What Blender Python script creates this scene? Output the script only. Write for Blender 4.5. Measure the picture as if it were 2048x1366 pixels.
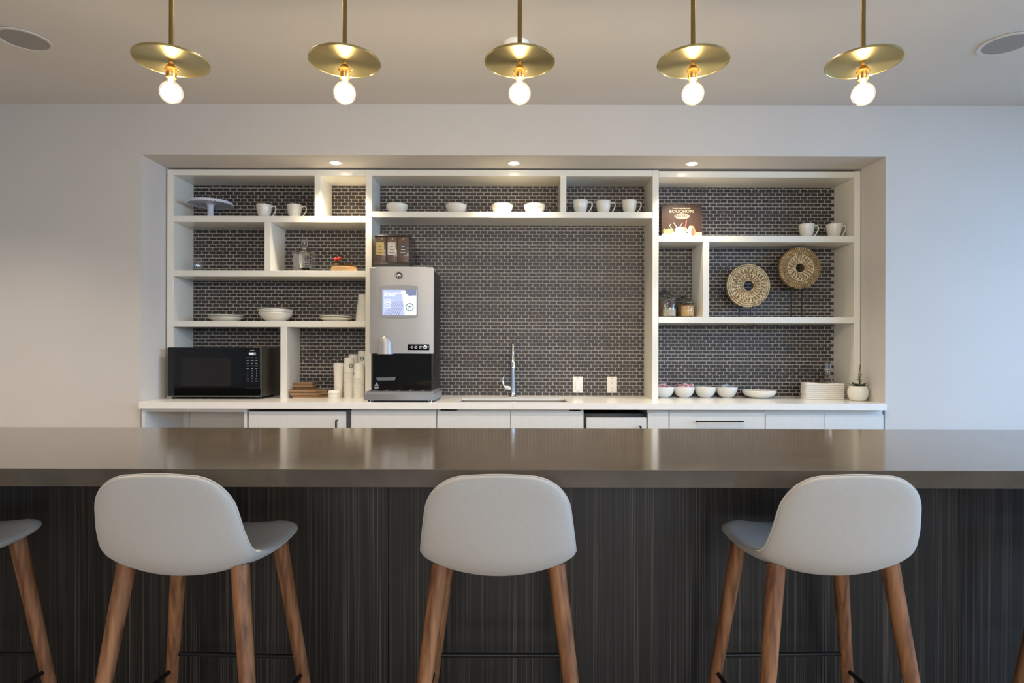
import bpy, bmesh, math, random
from mathutils import Vector, Matrix
random.seed(7)
for o in list(bpy.data.objects): bpy.data.objects.remove(o)
SC = bpy.context.scene
COL = SC.collection

# ------------------------------------------------------------------ camera
F, CX, CY, ROLL, CH = 1215.0, 1026.0, 705.0, 0.0024, 1.225
cam = bpy.data.cameras.new('camera'); camo = bpy.data.objects.new('camera', cam); COL.objects.link(camo)
cam.sensor_width = 36; cam.lens = 36*F/2048; cam.shift_x = -2/2048; cam.shift_y = 22/2048
cam.clip_start = .05
camo.matrix_world = Matrix.Translation((0, 0, CH)) @ Matrix.Rotation(math.pi/2, 4, 'X') @ Matrix.Rotation(ROLL, 4, 'Z')
SC.camera = camo

# ------------------------------------------------------------------ world, large lights, exposure
SC.view_settings.view_transform = 'Standard'; SC.view_settings.look = 'None'
SC.view_settings.gamma = 1; SC.view_settings.use_curve_mapping = False
SC.view_settings.exposure = 0.86
w = bpy.data.worlds.new('world'); SC.world = w; w.use_nodes = True
w.node_tree.nodes['Background'].inputs[0].default_value = (.55, .75, 1, 1)
w.node_tree.nodes['Background'].inputs[1].default_value = .6
def area(name, loc, rot, sx, sy, col, e):
    l = bpy.data.lights.new(name, 'AREA'); l.shape = 'RECTANGLE'; l.size = sx; l.size_y = sy
    l.color = col; l.energy = e
    o = bpy.data.objects.new(name, l); COL.objects.link(o); o.location = loc; o.rotation_euler = rot
    return o
# daylight entering through the two windows of the room (right wall, and the wall behind the camera)
area('daylight_side', (6.0, .8, 2.6), (0, math.radians(76), 0), 2.2, 6.0, (.30, .58, 1.0), 330)
area('daylight_rear', (.9, -6.0, 2.6), (math.radians(80), 0, 0), 6.5, 1.8, (1.0, .94, .87), 175)

# ------------------------------------------------------------------ helpers
def lin(c):
    c = c/255.0
    return c/12.92 if c <= .04045 else ((c+.055)/1.055)**2.4
def rgb(r, g, b): return (lin(r), lin(g), lin(b), 1)
def X(px, D): return (px-CX)/F*D
def Zy(py, D, px=CX):                     # height of a picture row at depth D
    return CH - ((py - ROLL*(px-CX)) - CY)/F*D
def XZ(px, py, D):
    return Vector((((px + ROLL*(py-CY)) - CX)/F*D, D, Zy(py, D, px)))

def material(name, col, rough=.5, metal=0, var=.06, scale=8, bump=0, bscale=None, stretch=(1, 1, 1), ior=1.5, **kw):
    m = bpy.data.materials.new(name); m.use_nodes = True
    nt = m.node_tree; b = nt.nodes['Principled BSDF']
    b.inputs['Roughness'].default_value = rough; b.inputs['Metallic'].default_value = metal
    b.inputs['IOR'].default_value = ior
    tc = nt.nodes.new('ShaderNodeTexCoord'); mp = nt.nodes.new('ShaderNodeMapping')
    mp.inputs['Scale'].default_value = stretch
    nt.links.new(tc.outputs['Object'], mp.inputs['Vector'])
    nz = nt.nodes.new('ShaderNodeTexNoise'); nz.inputs['Scale'].default_value = scale; nz.inputs['Detail'].default_value = 4
    nt.links.new(mp.outputs[0], nz.inputs['Vector'])
    rp = nt.nodes.new('ShaderNodeValToRGB')
    c2 = kw.pop('col2', None)
    if c2 is None:
        a = tuple(max(0, c*(1-var)) for c in col[:3])+(1,); c2 = tuple(min(1, c*(1+var)) for c in col[:3])+(1,)
    else: a = col
    rp.color_ramp.elements[0].color = a; rp.color_ramp.elements[1].color = c2
    rp.color_ramp.elements[0].position = kw.pop('p0', .3); rp.color_ramp.elements[1].position = kw.pop('p1', .7)
    nt.links.new(nz.outputs['Fac'], rp.inputs[0]); nt.links.new(rp.outputs[0], b.inputs['Base Color'])
    if bump:
        n2 = nt.nodes.new('ShaderNodeTexNoise'); n2.inputs['Scale'].default_value = bscale or scale*4
        nt.links.new(mp.outputs[0], n2.inputs['Vector'])
        bp = nt.nodes.new('ShaderNodeBump'); bp.inputs['Strength'].default_value = bump; bp.inputs['Distance'].default_value = .002
        nt.links.new(n2.outputs['Fac'], bp.inputs['Height']); nt.links.new(bp.outputs[0], b.inputs['Normal'])
    for k, v in kw.items(): b.inputs[k].default_value = v
    return m
def emission(name, col, s):
    m = bpy.data.materials.new(name); m.use_nodes = True; nt = m.node_tree; nt.nodes.clear()
    e = nt.nodes.new('ShaderNodeEmission'); e.inputs[0].default_value = col; e.inputs[1].default_value = s
    o = nt.nodes.new('ShaderNodeOutputMaterial'); nt.links.new(e.outputs[0], o.inputs[0]); return m
def glow(name, col, s):                       # glowing gas and filament: shines, and lets light through
    m = emission(name, col, s); nt = m.node_tree
    t = nt.nodes.new('ShaderNodeBsdfTransparent'); a = nt.nodes.new('ShaderNodeAddShader')
    e = nt.nodes['Emission']; o = nt.nodes['Material Output']
    nt.links.new(t.outputs[0], a.inputs[0]); nt.links.new(e.outputs[0], a.inputs[1]); nt.links.new(a.outputs[0], o.inputs[0]); return m
def clear_pane(name, alpha=.9, tint=(1, 1, 1, 1), rough=0.0):
    m = bpy.data.materials.new(name); m.use_nodes = True; nt = m.node_tree; nt.nodes.clear()
    t = nt.nodes.new('ShaderNodeBsdfTransparent'); t.inputs[0].default_value = tint
    g = nt.nodes.new('ShaderNodeBsdfGlossy'); g.inputs['Roughness'].default_value = rough
    mx = nt.nodes.new('ShaderNodeMixShader'); fr = nt.nodes.new('ShaderNodeLayerWeight'); fr.inputs[0].default_value = .5
    pw = nt.nodes.new('ShaderNodeMath'); pw.operation = 'POWER'; pw.inputs[1].default_value = 4
    ad = nt.nodes.new('ShaderNodeMath'); ad.operation = 'MULTIPLY_ADD'; ad.inputs[1].default_value = .75; ad.inputs[2].default_value = 1-alpha; ad.use_clamp = True
    nt.links.new(fr.outputs['Facing'], pw.inputs[0]); nt.links.new(pw.outputs[0], ad.inputs[0]); nt.links.new(ad.outputs[0], mx.inputs[0])
    o = nt.nodes.new('ShaderNodeOutputMaterial')
    nt.links.new(t.outputs[0], mx.inputs[1]); nt.links.new(g.outputs[0], mx.inputs[2]); nt.links.new(mx.outputs[0], o.inputs[0])
    return m

M = {}
M['wall'] = material('wall_paint', rgb(206, 202, 197), .75, var=.012, scale=3, bump=.03, bscale=300)
M['ceiling'] = material('ceiling_paint', rgb(208, 204, 198), .85, var=.012, scale=2, bump=.03, bscale=250)
M['floor'] = material('floor_wood', rgb(178, 162, 142), .4, var=.2, scale=3, stretch=(8, .6, 1))
M['white'] = material('white_lacquer', rgb(234, 231, 221), .12, var=.012, scale=2)
M['cabinet'] = material('cabinet_lacquer', rgb(215, 216, 214), .35, var=.015, scale=2, stretch=(30, 30, .6))
M['quartz'] = material('white_quartz', rgb(240, 238, 233), .22, var=.015, scale=20)
M['bartop'] = material('brown_quartz', rgb(86, 77, 66), .12, ior=1.6, var=.12, scale=14, bump=.02, bscale=90)
M['grout'] = material('grout', rgb(180, 174, 166), .8, var=.05, scale=60, bump=.2, bscale=400)
M['ceramic'] = material('white_ceramic', rgb(228, 225, 215), .16, var=.01, scale=5)
M['ceramic_blue'] = material('cool_white_ceramic', rgb(205, 211, 226), .3, var=.02, scale=5)
M['brass'] = material('brushed_brass', rgb(192, 178, 128), .28, 1, var=.04, scale=12)
M['brass_rod'] = material('satin_brass', rgb(150, 128, 78), .3, 1, var=.05, scale=12)
M['copper'] = material('copper_brass', rgb(205, 158, 92), .28, 1, var=.05, scale=12)
M['chrome'] = material('chrome', rgb(225, 225, 225), .07, 1, var=.01)
M['steel'] = material('brushed_steel', rgb(150, 146, 138), .32, 1, var=.06, scale=30, stretch=(1, 1, 12))
M['sink'] = material('sink_steel', rgb(170, 165, 158), .28, 1, var=.05, scale=20, stretch=(12, 1, 1))
M['silver'] = material('silver_plastic', rgb(172, 171, 171), .38, .4, var=.02, scale=8)
M['silver_dark'] = material('grey_plastic', rgb(150, 150, 152), .42, .3, var=.02, scale=8)
M['black'] = material('black_plastic', rgb(24, 23, 24), .38, var=.1, scale=12)
M['black_gloss'] = material('black_glass', rgb(10, 10, 11), .04, var=.05, scale=5)
M['black_metal'] = material('black_powdercoat', rgb(26, 25, 25), .42, .3, var=.1, scale=30)
M['fabric'] = material('grey_wool_fabric', rgb(190, 183, 174), .92, var=.05, scale=240, bump=.25, bscale=700, stretch=(1, 2, 2))
M['fabric'].node_tree.nodes['Principled BSDF'].inputs['Sheen Weight'].default_value = .15
M['walnut'] = material('walnut', rgb(104, 64, 38), .38, scale=5, stretch=(14, 14, 1.1), col2=rgb(166, 114, 74), p0=.32, p1=.68)
M['kraft'] = material('kraft_board', rgb(172, 136, 98), .85, var=.14, scale=40, stretch=(4, 1, 1))
M['kraft_dark'] = material('kraft_board_dark', rgb(128, 96, 66), .85, var=.14, scale=40, stretch=(4, 1, 1))
M['kraft_light'] = material('kraft_board_light', rgb(190, 156, 118), .85, var=.1, scale=40, stretch=(4, 1, 1))
M['paper'] = material('white_paper', rgb(236, 232, 222), .6, var=.01, scale=10)
M['linen'] = material('white_linen', rgb(232, 228, 220), .9, var=.02, scale=60, bump=.15, bscale=500)
M['badge_green'] = material('green_print', rgb(38, 84, 72), .5, var=.05)
M['cork'] = material('cork_bowl', rgb(212, 172, 122), .7, var=.12, scale=60, bump=.2)
M['soil'] = material('soil', rgb(80, 62, 46), .95, var=.3, scale=80, bump=.5)
M['leaf'] = material('green_leaf', rgb(66, 92, 54), .5, var=.2, scale=30)
M['leaf_dark'] = material('dark_leaf', rgb(50, 66, 42), .5, var=.2, scale=30)
M['leaf_brown'] = material('brown_succulent', rgb(128, 92, 60), .6, var=.25, scale=40)
M['red'] = material('red_flower', rgb(222, 62, 46), .5, var=.12, scale=60)
M['stick'] = material('brown_stem', rgb(112, 76, 48), .7, var=.15, scale=40)
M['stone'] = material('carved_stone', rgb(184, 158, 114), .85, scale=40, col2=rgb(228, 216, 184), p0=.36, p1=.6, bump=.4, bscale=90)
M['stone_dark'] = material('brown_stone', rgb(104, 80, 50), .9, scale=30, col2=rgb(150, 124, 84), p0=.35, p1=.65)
M['grain_tan'] = material('tan_oats', rgb(176, 132, 82), .9, scale=160, col2=rgb(226, 194, 146), bump=.6, bscale=220)
M['grain_brown'] = material('brown_grain', rgb(96, 70, 46), .9, scale=160, col2=rgb(160, 122, 82), bump=.6, bscale=220)
M['grain_grey'] = material('pale_grain', rgb(150, 140, 122), .9, scale=160, col2=rgb(205, 196, 178), bump=.6, bscale=220)
M['beans'] = material('coffee_beans', rgb(46, 32, 24), .35, scale=150, col2=rgb(126, 96, 74), bump=.8, bscale=160, **{'Coat Weight': .8, 'Coat Roughness': .06})
M['pink'] = material('pink_packet', rgb(226, 150, 168), .6, scale=90, col2=rgb(244, 220, 222))
M['blue'] = material('blue_packet', rgb(120, 152, 172), .6, scale=90, col2=rgb(220, 226, 228))
M['plate_white'] = material('white_switch_plastic', rgb(238, 236, 230), .3, var=.01)
M['grille'] = material('speaker_grille', rgb(150, 147, 143), .8, var=.05, scale=200)
M['print_dark'] = material('cover_brown', rgb(62, 44, 38), .35, var=.25, scale=6)
M['print_black'] = material('print_black', rgb(20, 18, 18), .35, var=.05)
M['print_cream'] = material('print_cream', rgb(236, 214, 176), .4, var=.08, scale=50)
M['print_cream2'] = material('print_pale', rgb(214, 204, 176), .4, var=.05, scale=50)
M['print_brown'] = material('print_biscuit', rgb(160, 98, 56), .4, scale=70, col2=rgb(206, 152, 100))
M['print_green'] = material('print_green', rgb(150, 152, 110), .4, var=.2, scale=60)
M['print_red'] = material('print_red', rgb(204, 92, 80), .4, var=.1)
M['print_grey'] = material('print_greyboard', rgb(160, 150, 140), .4, var=.1)
M['label_tan'] = material('label_tan', rgb(206, 176, 110), .4, var=.15, scale=60)
M['label_white'] = material('label_white', rgb(204, 196, 184), .4, var=.12, scale=60)
M['label_dark'] = material('label_dark', rgb(70, 56, 52), .4, var=.2, scale=60)
M['white_print'] = material('white_print', rgb(225, 225, 225), .5, var=.01)
M['grey_print'] = material('grey_print', rgb(150, 150, 150), .5, var=.01)
M['amber_plastic'] = material('smoked_plastic', rgb(60, 48, 40), .12, var=.05, **{'Transmission Weight': .35})
M['glass'] = material('clear_glass', (1, 1, 1, 1), 0, var=0, ior=1.45, **{'Transmission Weight': 1.0})
M['jar_glass'] = clear_pane('jar_glass', .93, (.96, .975, .97, 1), .03)
M['tumbler_glass'] = clear_pane('tumbler_glass', .86, (.93, .95, .96, 1), .05)
M['lid_glass'] = material('jar_lid', rgb(92, 90, 84), .12, .6, var=.05)
M['window_pane'] = clear_pane('window_pane', .95)
M['bulb_core'] = glow('bulb_glow', (1, .86, .62, 1), 2.6)
M['bulb_glass'] = clear_pane('bulb_glass', .88, (1, .98, .94, 1), .2)
M['puck'] = emission('puck_glow', (1, .86, .62, 1), 8)
M['display'] = emission('display_glow', (.75, .85, 1, 1), 1.1)
M['screen_bg'] = emission('screen_background', rgb(158, 168, 196), 1.0)
M['screen_cup'] = emission('screen_cup', rgb(232, 240, 252), 1.0)
M['screen_dark'] = emission('screen_dark', rgb(104, 112, 140), 1.0)
M['screen_green'] = emission('screen_green', rgb(74, 100, 104), 1.0)
M['screen_white'] = emission('screen_white', rgb(246, 250, 255), 1.1)
BR = [material('tile_%d' % i, rgb(*c), .42, var=.16, scale=50, bump=.25, bscale=120) for i, c in enumerate(
    [(56, 50, 48), (49, 44, 43), (62, 55, 53), (53, 46, 44), (59, 47, 43), (43, 39, 39)])]
# anisotropic spun brass for the pendant discs
b = M['brass'].node_tree.nodes['Principled BSDF']
tg = M['brass'].node_tree.nodes.new('ShaderNodeTangent'); tg.direction_type = 'RADIAL'; tg.axis = 'Z'
M['brass'].node_tree.links.new(tg.outputs[0], b.inputs['Tangent']); b.inputs['Anisotropic'].default_value = .8; b.inputs['Anisotropic Rotation'].default_value = .25
# dark veneer with fine vertical streaks
def veneer():
    m = bpy.data.materials.new('dark_veneer'); m.use_nodes = True; nt = m.node_tree; b = nt.nodes['Principled BSDF']
    b.inputs['Roughness'].default_value = .38
    tc = nt.nodes.new('ShaderNodeTexCoord'); prev = None
    for sc, st, p0, p1 in ((1, (280, 1, 1.2), .50, .68), (1, (22, 1, .5), .25, .65)):
        mp = nt.nodes.new('ShaderNodeMapping'); mp.inputs['Scale'].default_value = st
        nt.links.new(tc.outputs['Object'], mp.inputs[0])
        nz = nt.nodes.new('ShaderNodeTexNoise'); nz.inputs['Scale'].default_value = sc; nz.inputs['Detail'].default_value = 3
        nt.links.new(mp.outputs[0], nz.inputs[0])
        mr = nt.nodes.new('ShaderNodeMapRange'); mr.inputs[1].default_value = p0; mr.inputs[2].default_value = p1
        nt.links.new(nz.outputs['Fac'], mr.inputs[0])
        if prev is None: prev = mr
        else:
            ml = nt.nodes.new('ShaderNodeMath'); ml.operation = 'MULTIPLY'
            nt.links.new(prev.outputs[0], ml.inputs[0]); nt.links.new(mr.outputs[0], ml.inputs[1]); prev = ml
    rp = nt.nodes.new('ShaderNodeValToRGB')
    rp.color_ramp.elements[0].color = rgb(21, 18, 17); rp.color_ramp.elements[1].color = rgb(88, 80, 72)
    nt.links.new(prev.outputs[0], rp.inputs[0]); nt.links.new(rp.outputs[0], b.inputs['Base Color'])
    return m
M['veneer'] = veneer()

class MB:
    """collects shapes into one mesh; coordinates are relative to the thing's origin"""
    def __init__(s): s.bm = bmesh.new()
    def _mat(s, faces, mi):
        for f in faces: f.material_index = mi
    def box(s, x0, x1, y0, y1, z0, z1, bev=0, seg=2, mi=0):
        n = len(s.bm.faces)
        mt = Matrix.Translation(((x0+x1)/2, (y0+y1)/2, (z0+z1)/2)) @ Matrix.Diagonal((abs(x1-x0), abs(y1-y0), abs(z1-z0), 1))
        r = bmesh.ops.create_cube(s.bm, size=1, matrix=mt)
        if bev:
            es = list({e for v in r['verts'] for e in v.link_edges})
            bmesh.ops.bevel(s.bm, geom=es, offset=bev, segments=seg, affect='EDGES', profile=.5)
        if mi:
            s.bm.faces.ensure_lookup_table(); s._mat(s.bm.faces[n:], mi)
        return s
    def lathe(s, prof, seg=32, c=(0, 0, 0), wob=None, axis='Z', sx=1, sy=1):
        rings = []
        for (r, z) in prof:
            if r < 1e-6:
                p = (0, 0, z); rings.append([s.bm.verts.new(s._ax(p, c, axis))]); continue
            ring = []
            for i in range(seg):
                a = 2*math.pi*i/seg; rr, zz = (r, z) if wob is None else wob(r, z, a)
                ring.append(s.bm.verts.new(s._ax((rr*math.cos(a)*sx, rr*math.sin(a)*sy, zz), c, axis)))
            rings.append(ring)
        for A, B in zip(rings, rings[1:]):
            for i in range(seg):
                j = (i+1) % seg
                if len(A) == 1 and len(B) == 1: break
                if len(A) == 1: s.bm.faces.new((A[0], B[j], B[i]))
                elif len(B) == 1: s.bm.faces.new((A[i], A[j], B[0]))
                else: s.bm.faces.new((A[i], A[j], B[j], B[i]))
        return s
    def _ax(s, p, c, axis):
        x, y, z = p
        if axis == 'Y': x, y, z = x, z, -y           # lathe axis points to +Y
        if axis == 'X': x, y, z = z, x, y
        return Vector((x+c[0], y+c[1], z+c[2]))
    def tube(s, pts, rad, seg=10, cap=True, flat=1):
        pts = [Vector(p) for p in pts]; n = len(pts)
        rads = rad if isinstance(rad, (list, tuple)) else [rad]*n
        up = None; rings = []
        for i, p in enumerate(pts):
            t = (pts[min(i+1, n-1)]-pts[max(i-1, 0)]).normalized()
            if up is None:
                up = Vector((0, 0, 1)) if abs(t.z) < .9 else Vector((0, 1, 0))
            a = (up - t*up.dot(t)).normalized(); bb = t.cross(a); up = a
            rings.append([s.bm.verts.new(p + (a*math.cos(2*math.pi*k/seg)*flat + bb*math.sin(2*math.pi*k/seg))*rads[i]) for k in range(seg)])
        for A, B in zip(rings, rings[1:]):
            for k in range(seg): s.bm.faces.new((A[k], A[(k+1) % seg], B[(k+1) % seg], B[k]))
        if cap: s.bm.faces.new(rings[0][::-1]); s.bm.faces.new(rings[-1])
        return s
    def cyl(s, p0, p1, r0, r1=None, seg=20): return s.tube([p0, p1], [r0, r0 if r1 is None else r1], seg)
    def prism(s, pts, y0, y1):                        # outline in (x, z), extruded along y
        a = [s.bm.verts.new((x, y0, z)) for x, z in pts]; b = [s.bm.verts.new((x, y1, z)) for x, z in pts]
        n = len(pts); s.bm.faces.new(a); s.bm.faces.new(b[::-1])
        for i in range(n): s.bm.faces.new((a[i], b[i], b[(i+1) % n], a[(i+1) % n]))
        return s
    def prism_z(s, pts, z0, z1):                      # outline in (x, y), extruded along z
        a = [s.bm.verts.new((x, y, z0)) for x, y in pts]; b = [s.bm.verts.new((x, y, z1)) for x, y in pts]
        n = len(pts); s.bm.faces.new(a[::-1]); s.bm.faces.new(b)
        for i in range(n): s.bm.faces.new((a[i], a[(i+1) % n], b[(i+1) % n], b[i]))
        return s
    def cells(s, xs, ys, solid, z0, z1, plane='XY'):  # solid slab on a cell grid (holes and notches left out)
        nx, ny = len(xs)-1, len(ys)-1; V = {}
        def v(i, j, k):
            if (i, j, k) not in V:
                p = (xs[i], ys[j], (z0, z1)[k])
                V[(i, j, k)] = s.bm.verts.new(p if plane == 'XY' else (p[0], p[2], p[1]) if plane == 'XZ' else (p[2], p[0], p[1]))
            return V[(i, j, k)]
        ok = lambda i, j: 0 <= i < nx and 0 <= j < ny and solid(i, j)
        for i in range(nx):
            for j in range(ny):
                if not ok(i, j): continue
                s.bm.faces.new((v(i, j, 1), v(i+1, j, 1), v(i+1, j+1, 1), v(i, j+1, 1)))
                s.bm.faces.new((v(i, j, 0), v(i, j+1, 0), v(i+1, j+1, 0), v(i+1, j, 0)))
                if not ok(i-1, j): s.bm.faces.new((v(i, j, 0), v(i, j, 1), v(i, j+1, 1), v(i, j+1, 0)))
                if not ok(i+1, j): s.bm.faces.new((v(i+1, j, 0), v(i+1, j+1, 0), v(i+1, j+1, 1), v(i+1, j, 1)))
                if not ok(i, j-1): s.bm.faces.new((v(i, j, 0), v(i+1, j, 0), v(i+1, j, 1), v(i, j, 1)))
                if not ok(i, j+1): s.bm.faces.new((v(i, j+1, 0), v(i, j+1, 1), v(i+1, j+1, 1), v(i+1, j+1, 0)))
        return s
    def mesh(s, name, mats, org=(0, 0, 0), smooth=40):
        bmesh.ops.recalc_face_normals(s.bm, faces=s.bm.faces)
        if getattr(s, 'flip', None):
            s.bm.faces.ensure_lookup_table(); bmesh.ops.reverse_faces(s.bm, faces=s.bm.faces[s.flip:])
        if any(org): bmesh.ops.translate(s.bm, vec=-Vector(org), verts=s.bm.verts)
        me = bpy.data.meshes.new(name); s.bm.to_mesh(me); s.bm.free()
        for m in (mats if isinstance(mats, (list, tuple)) else [mats]): me.materials.append(m)
        if smooth:
            me.polygons.foreach_set('use_smooth', [True]*len(me.polygons)); me.set_sharp_from_angle(angle=math.radians(smooth))
        return me
    def build(s, name, mats, parent=None, org=None, loc=None, smooth=40):
        if org is None:
            org = wloc(parent) if (parent is not None and parent.get('_w')) else (0, 0, 0)
        o = bpy.data.objects.new(name, s.mesh(name, mats, org, smooth)); COL.objects.link(o)
        if parent is not None: o.parent = parent
        if loc is not None: o.location = loc
        return o
def wloc(o):
    v = Vector((0, 0, 0))
    while o is not None: v += o.location; o = o.parent
    return v
def tag(o, label, cat, group=None):
    o['label'] = label; o['category'] = cat
    if group: o['group'] = group
    return o
def thing(name, label, cat, loc=(0, 0, 0), rz=0, group=None, world=False):
    o = bpy.data.objects.new(name, None); COL.objects.link(o); o.location = loc; o.rotation_euler.z = rz
    o.empty_display_size = .05
    tag(o, label, cat, group)
    if world: o['_w'] = 1                    # its parts are given in room coordinates
    return o
def structure(o, label=None):
    o['kind'] = 'structure'
    if label: o['label'] = label
    return o
def copy_tree(o, parent=None, loc=None, rz=None, label=None, group=None):
    c = o.copy(); COL.objects.link(c)
    if parent is not None: c.parent = parent
    if loc is not None: c.location = loc
    if rz is not None: c.rotation_euler.z = rz
    if label: c['label'] = label
    if group: c['group'] = group
    for ch in list(o.children): copy_tree(ch, c)
    return c
def text(parent, name, s, size, loc, mat, align='CENTER', rot=(math.pi/2, 0, 0), extrude=.0003, sx=1):
    cu = bpy.data.curves.new('t', 'FONT'); cu.body = s; cu.size = size; cu.align_x = align; cu.align_y = 'CENTER'; cu.extrude = extrude
    cu.resolution_u = 3
    ob = bpy.data.objects.new('t', cu); COL.objects.link(ob)
    bpy.context.view_layer.update()
    me = bpy.data.meshes.new_from_object(ob.evaluated_get(bpy.context.evaluated_depsgraph_get()))
    bpy.data.objects.remove(ob); me.materials.clear(); me.materials.append(mat)
    o = bpy.data.objects.new(name, me); COL.objects.link(o); o.parent = parent; o.location = loc; o.rotation_euler = rot; o.scale.x = sx
    return o
def rrect(x0, x1, z0, z1, r, n=6):
    out = []
    for cx, cz, a0 in ((x1-r, z1-r, 0), (x0+r, z1-r, 90), (x0+r, z0+r, 180), (x1-r, z0+r, 270)):
        for k in range(n+1):
            a = math.radians(a0+90*k/n); out.append((cx+r*math.cos(a), cz+r*math.sin(a)))
    return out
def ellipse(cx, cz, rx, rz, n=28, rot=0):
    return [(cx+rx*math.cos(a)*math.cos(rot)-rz*math.sin(a)*math.sin(rot), cz+rx*math.cos(a)*math.sin(rot)+rz*math.sin(a)*math.cos(rot))
            for a in (2*math.pi*i/n for i in range(n))]
def ring_prism(mb, cx, cz, r0, r1, y0, y1, n=28):
    V = []
    for i in range(n):
        a = 2*math.pi*i/n
        V.append([mb.bm.verts.new((cx+r*math.cos(a), y, cz+r*math.sin(a))) for r, y in ((r0, y0), (r1, y0), (r1, y1), (r0, y1))])
    for i in range(n):
        A, B = V[i], V[(i+1) % n]
        for k in range(4): mb.bm.faces.new((A[k], A[(k+1) % 4], B[(k+1) % 4], B[k]))
    return mb

# ------------------------------------------------------------------ depths of the planes (metres from the camera)
D1, D2, D3 = 3.765, 4.03, 4.29        # wall face, shelf fronts, tiled back
CT = CH-.308                          # countertop height
NX = 744.5*D1/F                       # half width of the niche
SOF = CH+394/F*D1                     # niche soffit
CEIL = CH+495.5/F*D1
BT = CH-.316                          # bar top
RX, RY = 4.4, -3.4                    # room half width, wall behind the camera

# ------------------------------------------------------------------ room shell
structure(MB().box(-RX-.2, RX+.2, RY-.2, 4.6, -.1, 0).build('floor', M['floor'], smooth=0))
structure(MB().box(-RX-.2, RX+.2, RY-.2, 4.6, CEIL, CEIL+.1).build('ceiling', M['ceiling'], smooth=0))
xs = [-RX, -NX, NX, RX]; zs = [0, SOF, CEIL]
structure(MB().cells(xs, zs, lambda i, j: not (i == 1 and j == 0), D1, D3+.12, 'XZ').build('wall_back', M['wall'], smooth=0))
structure(MB().box(-RX-.15, -RX, RY, D3+.12, 0, CEIL).build('wall_left', M['wall'], smooth=0))
ys = [RY, -2.0, 3.2, D3+.12]; zz = [0, .3, 2.5, CEIL]
structure(MB().cells(ys, zz, lambda i, j: not (i == 1 and j == 1), RX, RX+.15, 'YZ').build('wall_right', M['wall'], smooth=0))
xs = [-RX, -1.5, 3.3, RX]
structure(MB().cells(xs, zz, lambda i, j: not (i == 1 and j == 1), RY-.15, RY, 'XZ').build('wall_front', M['wall'], smooth=0))
def window(n, horizontal, a0, a1, z0, z1, pos):
    e = bpy.data.objects.new('window_%d' % n, None); COL.objects.link(e); structure(e)
    def bx(p0, p1, q0, q1, t0, t1):
        return MB().box(p0, p1, t0, t1, q0, q1) if horizontal else MB().box(t0, t1, p0, p1, q0, q1)
    m = MB()
    for (p0, p1, q0, q1) in ((a0, a1, z0, z0+.05), (a0, a1, z1-.05, z1), (a0, a0+.05, z0, z1), (a1-.05, a1, z0, z1)):
        if horizontal: m.box(p0, p1, pos-.03, pos+.03, q0, q1)
        else: m.box(pos-.03, pos+.03, p0, p1, q0, q1)
    m.build('window_frame', M['black_metal'], e)
    k = 3
    for i in range(k):
        p0 = a0+.05+(a1-a0-.1)*i/k; p1 = a0+.05+(a1-a0-.1)*(i+1)/k
        bx(p0+.015, p1-.015, z0+.05, z1-.05, pos-.004, pos+.004).build('pane', M['window_pane'], e, smooth=0)
        if i: bx(p0-.02, p0+.02, z0+.05, z1-.05, pos-.025, pos+.025).build('mullion', M['black_metal'], e, smooth=0)
window(1, False, -2.0, 3.2, .3, 2.5, RX+.08)
window(2, True, -1.5, 3.3, .3, 2.5, RY-.08)

# tiled back of the niche: small bricks standing proud of the grout
wn = structure(MB().box(-NX, NX, D3, D3+.1, 0, SOF).build('wall_niche', M['grout'], smooth=0))
PW, PH, GR = .0491, .02475, .0048
def brick_geo(bw):
    hw, hh = bw/2-GR/2, PH/2-GR/2
    j = lambda a: random.uniform(-a, a)
    c = [random.choice((.0012, .0016, .002, .005)) for _ in range(4)]
    pts = []
    for (sx, sz, k) in ((1, 1, 0), (-1, 1, 1), (-1, -1, 2), (1, -1, 3)):
        x, z = sx*hw+j(.0011), sz*hh+j(.0007)
        a, b_ = (x, z-sz*c[k]), (x-sx*c[k]*1.3, z)
        pts += [a, b_] if sx*sz > 0 else [b_, a]
    t = .0022+random.uniform(0, .0012)
    V = [(x*.97, -t, z*.95) for x, z in pts]+[(x, -t*.55, z) for x, z in pts]+[(x, .001, z) for x, z in pts]
    n = 8
    Fc = [list(range(n))[::-1]]
    for q in (0, 1):
        for i in range(n): Fc.append([q*n+i, q*n+(i+1) % n, (q+1)*n+(i+1) % n, (q+1)*n+i])
    return V, Fc
VAR = [brick_geo(PW) for _ in range(36)]
VM = []
for i, (V, Fc) in enumerate(VAR):
    me = bpy.data.meshes.new('brick'); me.from_pydata(V, [], Fc); me.materials.append(BR[i % 6]); VM.append(me)
spots = []
zb = CT+.004; row = 0
while zb+PH < SOF-.01:
    x = -2.27+(PW/2 if row % 2 else 0)+random.uniform(-.0015, .0015)
    while x < 2.27:
        spots.append((x+random.uniform(-.0006, .0006), zb+PH/2)); x += PW
    zb += PH; row += 1
def hidden(x, z):
    px, py = CX+x/D3*F, CY-(z-CH)/D3*F
    if not (888 < px < 1280 and 462 < py < 782): return True
    if 1138 < px < 1242 and 746 < py < 792: return True
    if 995 < px < 1042 and 668 < py: return True
    return False
order = sorted(range(len(spots)), key=lambda i: (hidden(*spots[i]), (spots[i][0])**2+(spots[i][1]-CH)**2))
single = set(order[:300])
jv, jf, jm = [], [], []
for i, (x, z) in enumerate(spots):
    k = random.randrange(36)
    if i in single:
        o = bpy.data.objects.new('brick', VM[k]); COL.objects.link(o); o.parent = wn; o.location = (x, D3, z)
    else:
        V, Fc = VAR[k]; n = len(jv)
        jv += [(a+x, b_+D3, c+z) for a, b_, c in V]; jf += [[q+n for q in f] for f in Fc]; jm += [k % 6]*len(Fc)
me = bpy.data.meshes.new('brick_field'); me.from_pydata(jv, [], jf)
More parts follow.
